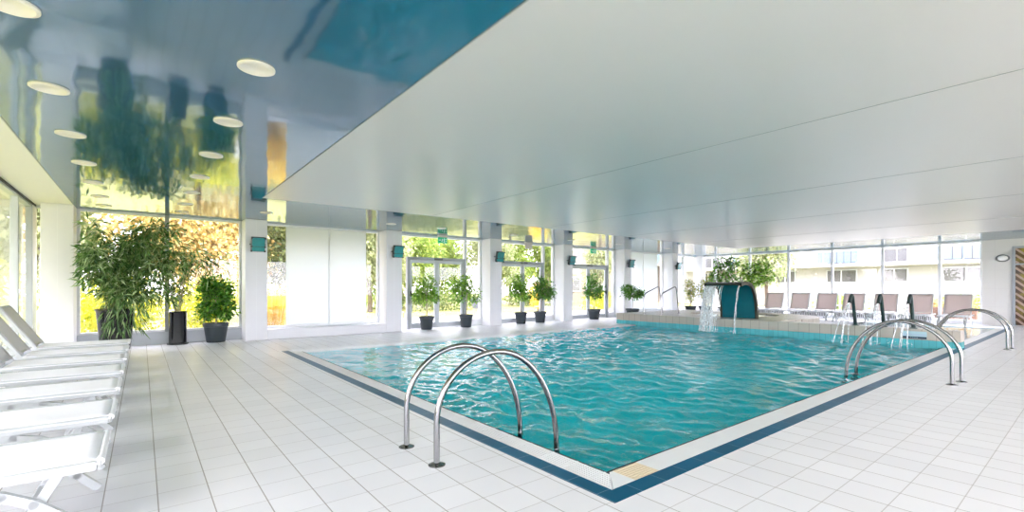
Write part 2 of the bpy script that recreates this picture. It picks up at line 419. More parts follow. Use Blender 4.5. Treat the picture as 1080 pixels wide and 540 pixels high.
# ------------------------------------------------------------------ world, sun, camera
W = bpy.data.worlds.new('world'); S.world = W; W.use_nodes = True
nt = W.node_tree; nt.nodes.clear()
wo = nt.nodes.new('ShaderNodeOutputWorld'); bg = nt.nodes.new('ShaderNodeBackground')
tc = nt.nodes.new('ShaderNodeTexCoord'); sp = nt.nodes.new('ShaderNodeSeparateXYZ'); cr = nt.nodes.new('ShaderNodeValToRGB')
nt.links.new(tc.outputs['Generated'], sp.inputs[0]); nt.links.new(sp.outputs['Z'], cr.inputs[0])
cr.color_ramp.elements[0].position = 0; cr.color_ramp.elements[0].color = (.98, .895, 1, 1)
cr.color_ramp.elements[1].position = .8; cr.color_ramp.elements[1].color = (.86, .83, 1, 1)
nt.links.new(cr.outputs[0], bg.inputs[0]); bg.inputs[1].default_value = 3.2
nt.links.new(bg.outputs[0], wo.inputs[0])

sl = bpy.data.lights.new('sun', 'SUN'); sl.energy = 3.0; sl.angle = R(8); sl.color = (1, .95, .86)
so = bpy.data.objects.new('sun', sl); COL.objects.link(so)
so.rotation_euler = Vector((.28, .42, -.9)).to_track_quat('-Z', 'Y').to_euler(); so.location = (0, 0, 20)

cd = bpy.data.cameras.new('camera'); cam = bpy.data.objects.new('camera', cd); COL.objects.link(cam)
cam.location = (0, 0, 1.25); cam.rotation_euler = (R(90), 0, R(-38.3))
cd.sensor_width = 36; cd.lens = 494 / 1080 * 36; cd.shift_y = 33.5 / 1080; cd.clip_start = .05; cd.clip_end = 400
S.camera = cam

# ------------------------------------------------------------------ setting: floor, pools
H = 2.87
XL, XE, YB, YW = -1.7, 22.6, -4.0, 13.05
PX0, PX1, PY0, PY1 = 2.15, 13.12, 1.76, 10.07     # outer edge of the big pool's rim
QX1 = 21.3                                       # far end of the second pool's rim
fl = MB()
for a, b in (((XL - .2, YB - .2), (PX0, YW + .2)), ((PX0, YB - .2), (QX1, PY0)), ((PX0, PY1), (PX1, YW + .2)),
             ((QX1, YB - .2), (XE + .2, YW + .2)), ((PX1, 5.5), (QX1, YW + .2))):
    fl.box((a[0], a[1], -.25), (b[0], b[1], 0))
floor = struct(fl.build('floor', M['floor']), 'white square tiled pool deck')

def ring(name, mat, rects, z0=-.05, z1=0., loc=None):
    mb = MB()
    for x0, y0, x1, y1 in rects: mb.box((x0, y0, z0), (x1, y1, z1))
    return mb.build(name, mat)
struct(ring('pool_band', M['band'], [(PX0, PY0 + .13, PX0 + .13, PY1), (PX0, PY0, QX1, PY0 + .13)], -.25), 'blue tile band round the pool rim')
struct(ring('pool_slot', M['slot'], [(2.47, 2.09, 2.5, 9.87), (2.5, 2.09, PX1, 2.12)], -.25, -.012), 'black gutter slot along the water')
# gutter bed and its bars
struct(ring('pool_gutter', M['slot'], [(2.28, 1.89, 2.47, PY1), (2.47, 9.87, PX1, PY1)], -.25, -.03), 'dark gutter under the white grate')
g = MB()
for i in range(8):
    x = 2.283 + i * .0237; g.box((x, 1.9 + i * .022, -.03), (x + .0125, 9.87, -.001))
for i in range(8):
    y = 9.873 + i * .0247; g.box((2.283, y, -.03), (PX1, y + .0185, -.001))
for y in np.arange(2.1, 9.9, .2533): g.box((2.283, y, -.03), (2.47, y + .012, -.002))
for x in np.arange(2.5, PX1, .2533): g.box((x, 9.873, -.03), (x + .012, PY1, -.002))
struct(g.build('pool_grate', M['grate']), 'white slatted overflow grate along the pool')
g = MB()
for i in range(8):
    y = 1.893 + i * .0247; g.box((2.52, y, -.03), (2.78, y + .019, -.001))
struct(g.build('grate_panel', M['grate_tan']), 'yellowed piece of grate by the near pool corner')
g = MB(); g.prism([(2.3, 1.895), (2.52, 1.895), (2.52, 2.085), (2.49, 2.085)], -.05, -.001)
g.box((2.78, 1.893, -.25), (PX1, 2.09, -.001)); g.box((2.5, 9.825, -.12), (PX1, 9.869, -.006))
g.box((PX1, 1.893, -.25), (20.95, 2.09, -.001))
struct(g.build('pool_coping', M['grate'], bevel=.003), 'smooth white coping on the near side of the pool')
def basin(name, mat, x0, y0, x1, y1, dep, label):
    vs = [(x0, y0, -.012), (x1, y0, -.012), (x1, y1, -.012), (x0, y1, -.012), (x0, y0, -dep), (x1, y0, -dep), (x1, y1, -dep), (x0, y1, -dep)]
    b = MB().add(vs, [(4, 5, 6, 7), (0, 1, 5, 4), (1, 2, 6, 5), (2, 3, 7, 6), (3, 0, 4, 7)])
    return struct(b.build(name, mat), label)
basin('pool_basin', M['basin'], 2.5, 2.12, PX1 + .02, 9.84, .85, 'turquoise tiled basin of the big pool')
basin('pool_basin_shallow', M['basin_pale'], 13.4, 2.1, 20.95, 5.5, .5, 'pale basin of the shallow pool')

def water_grid(name, x0, y0, x1, y1, z, step, amp, mat, lam=(.22, 1.3), damp=None):
    nx = int((x1 - x0) / step) + 1; ny = int((y1 - y0) / step) + 1
    X, Y = np.meshgrid(np.linspace(x0, x1, nx), np.linspace(y0, y1, ny), indexing='ij')
    Z = np.zeros_like(X)
    for i in range(46):
        l = lam[0] * (lam[1] / lam[0]) ** rng.random(); k = 2 * PI / l; a = rng.normal(.6, 1.1)
        A = amp * l ** 1.0 * rng.uniform(.5, 1.2)
        ph = rng.uniform(0, 2 * PI)
        wx = .12 * l * np.sin(2.1 * X + ph) + .15 * l * np.sin(1.7 * Y - ph * 2)
        Z += A * np.sin(k * (math.cos(a) * (X + wx) + math.sin(a) * (Y + wx)) + ph)
    patch = .75 + .35 * np.sin(.9 * X + 1.3) * np.sin(1.1 * Y + .4)
    Z *= patch
    if damp is not None: Z *= damp(X, Y)
    V = np.stack([X, Y, Z + z], -1).reshape(-1, 3)
    i = np.arange(nx * ny).reshape(nx, ny)
    F = np.stack([i[:-1, :-1], i[1:, :-1], i[1:, 1:], i[:-1, 1:]], -1).reshape(-1, 4)
    me = bpy.data.meshes.new(name); me.from_pydata(V.tolist(), [], F.tolist()); me.update()
    me.polygons.foreach_set('use_smooth', [True] * len(me.polygons)); me.materials.append(mat)
    o = bpy.data.objects.new(name, me); COL.objects.link(o); return o
def calm(X, Y): return .10 + .90 * np.clip((np.hypot(X - 2.5, Y - 9.8) - .6) / 3.6, 0, 1)
o = water_grid('pool_water', 2.5, 2.12, PX1 + .015, 9.84, -.03, .026, .0115, M['water'], lam=(.10, .62), damp=calm)
tag(o, 'rippling turquoise water of the big pool', 'water', kind='stuff')
o = water_grid('shallow_water', 13.4, 2.1, 20.95, 5.5, -.03, .08, .001, M['water_calm'])
tag(o, 'calm pale water of the shallow pool behind the tiled divider', 'water', kind='stuff')

# divider and raised whirlpool platform
DX = 13.1; DT = .36
dv = MB(); dv.box((DX, 1.82, .13), (DX + .38, 5.5, DT))
struct(dv.build('pool_divider', M['beige_tile'], bevel=.008), 'beige tiled divider wall at the end of the big pool')
ctr = (15.6, 7.75); rad = 1.35
outer = [(DX, 10.65), (DX, 5.1)] + [(15.2 + 2.2 * math.sin(t), 7.1 - 2.2 * math.cos(t)) for t in np.linspace(-.35, 1.6, 12)] + [(17.4, 10.65)]
outer = [(DX, 5.5)] + [(15.3 + 2.1 * math.sin(t), 7.3 - 2.1 * math.cos(t)) for t in np.linspace(-.55, PI / 2, 14)] + [(17.4, 10.65), (DX, 10.65)]
def ring_poly(poly, c, r, z0, z1, n=48):
    """plate with a round hole: every vertex of the hole is joined to the outline along its own direction"""
    def hit(a):
        d = (math.cos(a), math.sin(a)); best = None
        for i in range(len(poly)):
            (xa, ya), (xb, yb) = poly[i], poly[(i + 1) % len(poly)]
            ex, ey = xb - xa, yb - ya; den = d[0] * ey - d[1] * ex
            if abs(den) < 1e-9: continue
            t = ((xa - c[0]) * ey - (ya - c[1]) * ex) / den; u = ((xa - c[0]) * d[1] - (ya - c[1]) * d[0]) / den
            if t > 0 and -1e-6 <= u <= 1 + 1e-6 and (best is None or t < best): best = t
        return (c[0] + d[0] * best, c[1] + d[1] * best)
    an = sorted([2 * PI * k / n for k in range(n)] + [math.atan2(y - c[1], x - c[0]) % (2 * PI) for x, y in poly])
    m = len(an); mb = MB()
    I = [(c[0] + r * math.cos(a), c[1] + r * math.sin(a)) for a in an]; O = [hit(a) for a in an]
    vs = [(x, y, z1) for x, y in I] + [(x, y, z1) for x, y in O] + [(x, y, z0) for x, y in I] + [(x, y, z0) for x, y in O]
    fs = []
    for k in range(m):
        j = (k + 1) % m
        fs += [(k, m + k, m + j, j), (m + k, 3 * m + k, 3 * m + j, m + j), (2 * m + k, k, j, 2 * m + j)]
    return mb.add(vs, fs)
struct(ring_poly(outer, ctr, rad, .0, DT).build('whirlpool_platform', M['beige_tile']), 'raised beige tiled platform round the whirlpool')
tr = MB(); tr.box((DX - .004, 2.12, -.2), (DX + .3, 10.65, .128)); tr.box((DX + .02, 1.82, -.0), (DX + .36, 2.12, .13))
struct(tr.build('pool_rim_tiles', M['teal_tile']), 'row of teal tiles at the foot of the divider')
disc = lambda r, z: MB().add([(ctr[0] + r * math.cos(2 * PI * k / 48), ctr[1] + r * math.sin(2 * PI * k / 48), z) for k in range(48)], [tuple(range(48))])
wp = disc(rad, 0); wpo = wp.build('whirlpool_floor', M['basin_pale']); wpo.location = (0, 0, .02); struct(wpo, 'pale floor of the whirlpool')
o = disc(rad - .002, .325).build('whirlpool_water', M['water_calm'])
tag(o, 'round water surface of the raised whirlpool', 'water', kind='stuff')

# ------------------------------------------------------------------ setting: ceiling
c = MB()
c.box((XL - .2, YB, H), (-1.05, YW + .2, H + .04)); struct(c.build('ceiling', M['matte_ceiling']), 'matte white ceiling strip by the left glazing')
c = MB(); c.box((-1.05, YB, H), (1.7, YW + .2, H + .04)); c.box((1.7, 9.4, H), (XE + .2, YW + .2, H + .04)); c.box((19.3, YB, H), (XE + .2, 9.4, H + .04))
struct(c.build('ceiling_glossy', M['gloss_ceiling']), 'mirror glossy blue ceiling film')
xs = [1.7, 5.1, 8.5, 11.9, 15.6, 19.3]
for i in range(5):
    c = MB(); a, b = xs[i], xs[i + 1]
    dz = .035 if i < 4 else .02
    c.add([(a, YB, H - .004), (b, YB, H - .004), (b, 9.4, H - .004), (a, 9.4, H - .004), (a, YB, H + .04), (b, YB, H + .04), (b, 9.4, H + .04), (a, 9.4, H + .04)],
          [(3, 2, 1, 0), (4, 5, 6, 7), (0, 1, 5, 4), (1, 2, 6, 5), (2, 3, 7, 6), (3, 0, 4, 7)])
    struct(c.build('ceiling_white', M['white_ceiling']), 'satin white ceiling panel over the pool')
c = MB()
for x in xs[:-1]: c.box((x - .004, YB, H - .007), (x + .004, 9.4, H - .002))
c.box((1.7, 9.394, H - .007), (19.3, 9.406, H - .002)); c.box((19.294, YB, H - .007), (19.306, 9.4, H - .002)); c.box((-1.056, YB, H - .004), (-1.044, 12.5, H + .001))
struct(c.build('trim_1', M['seam']), 'thin grey seams between ceiling panels')
c = MB(); c.box((XL - 1.2, YB - 1.2, H + .06), (XE + 1.2, YW + 1.0, H + .4)); struct(c.build('roof', M['roof']), 'flat unseen roof slab, overhang added to block the sun')  # unseen roof; its overhang is added to keep sun off the glazing

# ------------------------------------------------------------------ setting: pillars and glazing
PC = [-1.28, 2.13, 5.61, 9.19, 12.55, 16.09, 19.62]
PW = .47; PF = 12.48
def pillar(x, label):
    p = MB(); p.box((x - PW / 2, PF, 0), (x + PW / 2, YW + .12, H))
    o = struct(p.build('pillar', M['pillar'], bevel=.012), label)
    j = MB(); j.box((x - .004, PF - .0015, .01), (x + .004, PF + .003, H - .01)); j.build('joint', M['frame_white'], o)
    return o
for i, x in enumerate(PC): pillar(x, 'white square pillar, ' + ['in the left corner', 'first along the window wall', 'second along the window wall', 'third along the window wall', 'fourth along the window wall', 'fifth along the window wall', 'sixth along the window wall'][i])

wcount = [0]; dcount = [0]
def win(label):
    wcount[0] += 1; o = empty('window_%d' % wcount[0]); return struct(o, label)
def frame_rect(root, x0, x1, z0, z1, y, t, dpt, mat, name='frame', extra=()):
    f = MB(); f.box((x0, y - dpt / 2, z0), (x0 + t, y + dpt / 2, z1)); f.box((x1 - t, y - dpt / 2, z0), (x1, y + dpt / 2, z1))
    f.box((x0 + t, y - dpt / 2, z0), (x1 - t, y + dpt / 2, z0 + t)); f.box((x0 + t, y - dpt / 2, z1 - t), (x1 - t, y + dpt / 2, z1))
    return f.build(name, mat, root, bevel=.004)
def pane(root, x0, x1, z0, z1, y, mat='glass', t=.012):
    return BX((x0, y - t / 2, z0), (x1, y + t / 2, z1)).build('pane', M[mat], root)
e = PW / 2
# bay between corner pillar and left glazing
w = win('narrow clear window in the left corner')
frame_rect(w, XL, PC[0] - e, .0, H, YW, .05, .1, M['frame_white']); pane(w, XL + .05, PC[0] - e - .05, .05, H - .05, YW)
# bay 1 clear with one mullion
w = win('wide clear window behind the big bamboo')
x0, x1 = PC[0] + e, PC[1] - e
f = MB(); f.box((x0, YW - .06, .0), (x1, YW + .06, .27)); f.build('sill', M['frame_pale'], w, bevel=.006)
frame_rect(w, x0, x1, .27, H, YW, .05, .1, M['frame_white'])
BX((.40, YW - .07, .27), (.48, YW + .06, H)).build('mullion', M['frame'], w, bevel=.004)
pane(w, x0 + .05, .40, .32, H - .05, YW); pane(w, .48, x1 - .05, .32, H - .05, YW)
# frosted bays
def frosted_bay(a, b, s0, s1, seam, label):
    w = win(label)
    f = MB(); f.box((a, PF, 0), (b, YW + .1, .24)); f.build('low_wall', M['pillar'], w, bevel=.01)
    frame_rect(w, a, b, .24, H, YW, .05, .1, M['frame_white'])
    pane(w, a + .05, s0, .29, H - .05, YW); pane(w, s1, b - .05, .29, H - .05, YW)
    BX((s0, YW - .02, .29), (seam - .008, YW - .004, H - .05)).build('frosted_panel', M['frosted'], w)
    BX((seam + .008, YW - .02, .29), (s1, YW - .004, H - .05)).build('frosted_panel', M['frosted'], w)
    BX((seam - .008, YW - .03, .29), (seam + .008, YW, H - .05)).build('seam', M['frame_white'], w)
frosted_bay(PC[1] + e, PC[2] - e, 2.9, 5.0, 3.98, 'frosted window bay over a low white wall, nearest')
frosted_bay(PC[5] + e, PC[6] - e, 16.75, 19.0, 17.9, 'frosted window bay over a low white wall, behind the far handrails')
# door bays
def door_bay(a, b, d0, d1, dm, label):
    dcount[0] += 1; d = struct(empty('door_%d' % dcount[0]), label)
    T = 2.10
    f = MB(); f.box((a, YW - .06, 0), (a + .10, YW + .06, H)); f.box((d1 + .02, YW - .06, 0), (d1 + .1, YW + .06, H)); f.box((b - .07, YW - .06, 0), (b, YW + .06, H))
    f.box((a + .1, YW - .06, H - .06), (d1 + .02, YW + .06, H)); f.box((d1 + .1, YW - .06, H - .06), (b - .07, YW + .06, H)); f.box((d1 + .1, YW - .06, 0), (b - .07, YW + .06, .22))
    f.build('frame', M['frame_white'], d, bevel=.004)
    g = MB(); g.box((d0 - .09, YW - .07, 0), (d0, YW + .05, T + .09)); g.box((d1 - .01, YW - .075, 0), (d1 + .06, YW + .05, T + .09)); g.box((d0, YW - .07, T), (d1 - .01, YW + .05, T + .09))
    g.build('door_frame', M['frame'], d, bevel=.004)
    pane(d, a + .1, d1 + .02, T + .09, H - .06, YW); pane(d, d1 + .1, b - .07, .22, H - .06, YW)
    for k, (p0, p1) in enumerate(((d0, dm), (dm, d1 - .01))):
        l = MB(); t = .085
        l.box((p0 + .004, YW - .03, .01), (p0 + t, YW + .03, T - .005)); l.box((p1 - t, YW - .03, .01), (p1 - .004, YW + .03, T - .005))
        l.box((p0 + t, YW - .03, .01), (p1 - t, YW + .03, .17)); l.box((p0 + t, YW - .03, T - .09), (p1 - t, YW + .03, T - .005))
        lo = l.build('door_leaf', M['frame_pale'], d, bevel=.004)
        BX((p0 + t, YW - .006, .17), (p1 - t, YW + .006, T - .09)).build('pane', M['glass'], lo)
        hx = p0 + .045 if k == 0 else p1 - .045
        h = MB(); h.box((hx - .02, YW - .05, .98), (hx + .02, YW - .03, 1.14)); h.tube([(hx, YW - .05, 1.06), (hx, YW - .09, 1.06), (hx + (.1 if k == 0 else -.1), YW - .09, 1.06)], .011, 8)
        h.build('handle', M['rubber'], lo, smooth=True)
    cl = MB(); cl.box((dm - .12, YW - .12, T + .01), (dm + .16, YW - .07, T + .07)); cl.build('door_closer', M['lamp_ring'], d, bevel=.006)
    return d
door_bay(PC[2] + e, PC[3] - e, 6.34, 8.26, 7.28, 'grey framed glass double door, nearest, between the first two potted trees')
door_bay(PC[3] + e, PC[4] - e, 9.75, 11.72, 10.78, 'grey framed glass double door, middle one')
door_bay(PC[4] + e, PC[5] - e, 13.2, 15.36, 14.25, 'grey framed glass double door, farthest')
# last bay
w = win('clear window behind the two far pots')
a, b = PC[6] + e, XE
frame_rect(w, a, b, .0, H, YW, .06, .1, M['frame_white']); BX((21.1, YW - .06, .06), (21.18, YW + .06, H - .06)).build('mullion', M['frame_pale'], w)
pane(w, a + .06, 21.1, .06, H - .06, YW); pane(w, 21.18, b - .06, .06, H - .06, YW)
# end wall glazing: one window per field
MY = [YW, 12.12, 10.43, 8.73, 7.05, 5.36, 3.70, 2.61]
for i in range(7):
    y1, y0 = MY[i], MY[i + 1]
    w = win('tall clear window in the far end wall, %s from the left' % ['first', 'second', 'third', 'fourth', 'fifth', 'sixth', 'seventh'][i])
    f = MB(); t = .045; X = XE
    f.box((X - .05, y0, 0), (X + .05, y0 + t, H)); f.box((X - .05, y1 - t, 0), (X + .05, y1, H)); f.box((X - .05, y0 + t, 0), (X + .05, y1 - t, .12)); f.box((X - .05, y0 + t, H - .06), (X + .05, y1 - t, H))
    f.build('frame', M['frame_white'], w, bevel=.004)
    BX((X - .006, y0 + t, .12), (X + .006, y1 - t, H - .06)).build('pane', M['glass'], w)
w = MB(); w.box((XE, YB, 0), (XE + .25, 2.61, H)); struct(w.build('wall_right', M['panel_wall']), 'pale panelled wall at the right end')
w = MB(); w.box((XE - .3, YW - .35, 0), (XE + .1, YW + .1, H)); struct(w.build('corner_pillar', M['pillar'], bevel=.01), 'white pillar in the far corner')
# left glazing
LY = [-4.0, -2.1, -.4, 1.3, 3.0, 4.65, 6.35, 8.05, 9.75, 11.45, 12.75]
for i in range(len(LY) - 1):
    y0, y1 = LY[i], LY[i + 1]
    w = win('full height window in the left wall beside the loungers, %s from the camera end' % ['first', 'second', 'third', 'fourth', 'fifth', 'sixth', 'seventh', 'eighth', 'ninth', 'tenth'][i])
    f = MB(); t = .04; X = XL
    f.box((X - .05, y0, 0), (X + .05, y0 + t, H)); f.box((X - .05, y1 - t, 0), (X + .05, y1, H)); f.box((X - .05, y0 + t, 0), (X + .05, y1 - t, .15)); f.box((X - .05, y0 + t, H - .07), (X + .05, y1 - t, H))
    f.build('frame', M['frame'] if i == 9 else M['frame_pale'], w, bevel=.004)
    BX((X - .006, y0 + t, .15), (X + .006, y1 - t, H - .07)).build('pane', M['glass'], w)
w = MB(); w.box((XL - .1, 12.75, 0), (XL + .06, YW + .1, H)); struct(w.build('corner_post', M['frame_white'], bevel=.01), 'white corner post at the left end of the window wall')
w = MB(); w.box((XL + .05, YB, H - .03), (XL + .075, 12.95, H)); struct(w.build('trim_2', M['slot']), 'thin dark strip over the left glazing')  # solid dark strip along the window head
# back wall behind the camera: unseen, its windows added for more daylight
for i in range(7):
    x0 = XL + i * 3.47; x1 = x0 + 3.47
    w = win('added daylight window in the unseen wall behind the camera, %s from the left' % ['first', 'second', 'third', 'fourth', 'fifth', 'sixth', 'seventh'][i])
    frame_rect(w, x0 + .1, x1 - .1, .1, H - .05, YB, .06, .1, M['frame_pale']); pane(w, x0 + .16, x1 - .16, .16, H - .11, YB)
    b = MB(); b.box((x0, YB - .1, 0), (x0 + .1, YB + .1, H)); b.box((x1 - .1, YB - .1, 0), (x1, YB + .1, H)); b.box((x0 + .1, YB - .1, 0), (x1 - .1, YB + .1, .1)); b.box((x0 + .1, YB - .1, H - .05), (x1 - .1, YB + .1, H))
    b.build('surround', M['white_wall'], w)

# low convector heaters along the far glazing
def heater(y, label):
    t = thing('convector_heater', label, 'heater', (XE - .22, y, 0), 0, 'convector heaters under the far glazing')
    BX((-.06, -.72, .05), (.06, .72, .24)).build('casing', M['frame_white'], t, bevel=.008)
    g = MB()
    for k in range(22): g.box((-.064, -.66 + k * .06, .08), (-.059, -.625 + k * .06, .21))
    g.build('grille', M['lamp_ring'], t)
    for s_ in (-.6, .6): BX((-.04, s_ - .02, 0), (.04, s_ + .02, .05)).build('foot', M['frame'], t)
for i, y in enumerate((11.28, 9.58, 7.89, 6.2, 4.53, 3.16)):
    if i < 5: heater(y, 'low white convector heater with dark grille under the far glazing, %s from the right' % ['fifth', 'fourth', 'third', 'second', 'first'][i])

# decorative door in the right wall
dcount[0] += 1; d = struct(empty('door_%d' % dcount[0]), 'amber glass door with diagonal brown slats at the right edge')
y1 = 1.90; y0 = .0; z1 = 2.62; X = XE
f = MB(); f.box((X - .05, y1 - .07, 0), (X, y1, z1)); f.box((X - .05, y0, 0), (X, y0 + .07, z1)); f.box((X - .05, y0 + .07, z1 - .07), (X, y1 - .07, z1)); f.box((X - .05, y0 + .07, 2.0), (X, y1 - .07, 2.05))
f.build('door_frame', M['frame'], d, bevel=.004)
BX((X - .02, y0 + .07, .02), (X - .005, y1 - .07, z1 - .07)).build('pane', M['deco'], d)
sm = MB()
for k in range(-8, 18):
    z = k * .21
    yb, za = y1 - .07, z; ya, zb = y0 + .07, z + 1.7
    for lo, hi in ((.02, 2.0), (2.05, z1 - .07)):
        pa, pb = (ya, za), (yb, zb)
        def cut(zz): t = (zz - za) / (zb - za); return ya + (yb - ya) * t
        A = (ya, za) if za >= lo else (cut(lo), lo); B = (yb, zb) if zb <= hi else (cut(hi), hi)
        if A[1] < B[1] and A[1] >= lo and B[1] <= hi and A[0] < B[0]:
            sm.bar((X - .03, A[0], A[1]), (X - .03, B[0], B[1]), .06, .015, up=(1, 0, 0))
sm.build('slats', M['slat_brown'], d)

# ------------------------------------------------------------------ lamps
def downlight(x, y, label, group, r=.125):
    t = thing('downlight', label, 'ceiling light', (x, y, H), 0, group)
    MB().lathe([(r * .80, -.012), (r * .84, -.016), (r, -.012), (r, .0), (r * .8, .0)], 32).build('rim', M['down_rim'], t, smooth=True)
    MB().lathe([(.001, -.006), (r * .82, -.006), (r * .82, .0)], 32).build('diffuser', M['down_face'], t, smooth=True)
    return t
protoD = None
ys = [2.44, 3.87, 5.3, 6.75, 8.2, 9.62, 11.05, 12.2]
for side, x in (('left', -.59), ('right', .66)):
    for i, y in enumerate(ys):
        if side == 'right' and i == 0: continue
        k = i if side == 'left' else i - 1
        lab = 'round cream downlight in the glossy blue ceiling, %s from the camera in the %s-hand row' % (ORD[k], side)
        if protoD is None:
            protoD = downlight(x, y, lab, 'downlights in the glossy ceiling')
        else:
            c = copy_tree(protoD); c.location = (x, y, H); c['label'] = lab
for i, x in enumerate([2.1, 4.95, 6.4, 8.9, 11.4, 13.9, 17.0]):
    c = copy_tree(protoD); c.location = (x, 11.2, H); c['group'] = 'downlights over the window walk'
    c['label'] = 'small downlight in the glossy strip above the window walk, %s from the left' % ['first', 'second', 'third', 'fourth', 'fifth', 'sixth', 'seventh'][i]

def floodlight(x, label):
    t = thing('floodlight', label, 'lamp', (x, PF, 2.27), 0, 'flood lamps on the pillars')
    b = MB(); b.box((-.05, -.02, -.06), (.05, 0, .06)); b.build('wall_plate', M['flood_body'], t, bevel=.004)
    br = MB(); br.tube([(-.16, -.13, 0), (-.16, -.03, 0), (.16, -.03, 0), (.16, -.13, 0)], .012, 8); br.build('bracket', M['flood_body'], t)
    rot = Matrix.Rotation(R(14), 4, 'X')
    def rb(mb): mb.v = [tuple(rot @ (Vector(v)) + Vector((0, -.15, 0))) for v in mb.v]; return mb
    rb(MB().box((-.145, -.03, -.17), (.145, .06, .17))).build('housing', M['flood_body'], t, bevel=.012)
    rb(MB().box((-.13, -.042, -.045), (.13, -.031, .155))).build('glass_cover', M['flood_glass'], t, bevel=.004)
    rb(MB().box((-.13, -.05, -.155), (.13, -.031, -.055))).build('gear_cover', M['flood_glass'], t, bevel=.006)
    for sx in (-1, 1):
        for sz in (-.155, -.05, .15):
            rb(MB().box((sx * .14 - .018, -.055, sz - .018), (sx * .14 + .018, -.02, sz + .018))).build('clip', M['rubber'], t)
    return t
fl0 = None
for i, x in enumerate([2.14, 5.66, 9.24, 12.6, 16.14, 19.67]):
    lab = 'teal glass flood lamp on the %s white pillar from the left' % ['second', 'third', 'fourth', 'fifth', 'sixth', 'seventh'][i]
    if fl0 is None: fl0 = floodlight(x, lab)
    else:
        c = copy_tree(fl0); c.location.x = x; c['label'] = lab

def exit_sign(x, face, label):
    t = thing('exit_sign', label, 'sign', (x, 12.72, H), 0, 'emergency signs over the doors')
    BX((-.17, -.03, -.06), (.17, .03, -.0)).build('mount', M['sign_pale'], t, bevel=.004)
    BX((-.16, -.012, -.24), (.16, .012, -.06)).build('sign_panel', M[face], t, bevel=.002)
    if face == 'exit_green':
        m = MB(); y = -.0125; yb = -.016
        def q(a, b): m.box((a[0], yb, a[1]), (b[0], y, b[1]))
        q((.04, -.22), (.075, -.09))                                   # doorway
        m.lathe([(.001, -.002), (.014, 0), (.001, .002)], 10, (-.005, y - .002, -.10))
        m.bar((-.005, y, -.115), (-.02, y, -.165), .004, .022, up=(1, 0, 0)); m.bar((-.02, y, -.165), (.01, y, -.215), .004, .016, up=(1, 0, 0)); m.bar((-.02, y, -.165), (-.05, y, -.20), .004, .016, up=(1, 0, 0))
        m.bar((-.01, y, -.125), (.025, y, -.14), .004, .012, up=(1, 0, 0)); m.bar((-.01, y, -.125), (-.045, y, -.145), .004, .012, up=(1, 0, 0))
        m.bar((-.135, y, -.15), (-.08, y, -.15), .004, .02, up=(0, 0, 1)); m.add([(-.10, yb, -.115), (-.065, yb, -.15), (-.10, yb, -.185)], [(0, 1, 2)])
        q((.10, -.13), (.14, -.11)); q((.10, -.19), (.14, -.17))
        m.build('pictogram', M['sign_white'], t)
    return t
exit_sign(7.3, 'exit_green', 'green emergency exit sign over the nearest glass door')
exit_sign(10.8, 'sign_pale', 'pale unlit emergency sign over the middle glass door')
exit_sign(14.2, 'exit_green', 'green emergency exit sign over the farthest glass door')

t = thing('wall_lamp', 'oval bulkhead lamp with grey ring on the right-hand wall', 'lamp', (XE, 2.12, 2.24))
def bulk(mb): mb.v = [(-v[2], v[1], v[0]) for v in mb.v]; return mb
bulk(MB().lathe([(.17, 0), (.17, .05), (.15, .07), (.125, .07), (.125, 0)], 32, ex=.72, ey=1)).build('ring', M['lamp_ring'], t, smooth=True)
bulk(MB().lathe([(.128, .0), (.128, .06), (.10, .085), (.05, .097), (.001, .10)], 32, ex=.72, ey=1)).build('cover', M['lamp_white'], t, smooth=True)

# ------------------------------------------------------------------ hand rails
def rail_curve(a, b, top, z0=0., zend=-.55, rise=.3):
    """arched tube: up from the deck at a, over and down into the water at b"""
    a = Vector((a[0], a[1], 0)); b = Vector((b[0], b[1], 0)); pts = [(a.x, a.y, z0), (a.x, a.y, z0 + rise * .5)]
    for t in np.linspace(PI, PI * .5, 14):
        s = .5 + .5 * math.cos(t) ; s *= 1.0
        p = a.lerp(b, s * .94); pts.append((p.x, p.y, rise + (top - rise) * math.sin(t)))
    for t in np.linspace(PI * .5, 0, 16)[1:]:
        s = .5 + .5 * math.cos(t)
        p = a.lerp(b, (.47 + (s - .5) * 1.06)); pts.append((p.x, p.y, (top + .02) * math.sin(t) - .02))
    n = len(pts); last = Vector(pts[-1]); pts.append((last.x, last.y, zend))
    return pts
def rail(a, b, label, top=.77, rise=.3):
    ax, ay = a
    t = thing('pool_handrail', label, 'handrail', (ax, ay, 0), 0, 'steel handrails at the pool')
    pts = [(x - ax, y - ay, z) for x, y, z in rail_curve(a, b, top, 0, -.55, rise)]
    MB().tube(pts, .0215, 14).build('tube', M['steel'], t, smooth=True)
    MB().lathe([(.060, 0), (.060, .006), (.045, .012), (.028, .018), (.0225, .02)], 24).build('base_flange', M['steel'], t, smooth=True)
    return t
rail((1.63, 3.40), (2.62, 3.20), 'arched steel handrail at the near pool edge, the left one of the nearest pair')
rail((1.63, 2.92), (2.62, 2.74), 'arched steel handrail at the near pool edge, the right one of the nearest pair')
rail((8.17, 1.22), (8.06, 2.34), 'arched steel handrail on the right pool edge, nearer one of the middle pair', .79)
rail((8.53, 1.18), (8.50, 2.34), 'arched steel handrail on the right pool edge, farther one of the middle pair', .79)
rail((13.66, 1.22), (13.6, 2.35), 'arched steel handrail by the shallow pool, nearer one of the far right pair', .79)
rail((13.98, 1.18), (13.92, 2.35), 'arched steel handrail by the shallow pool, farther one of the far right pair', .79)
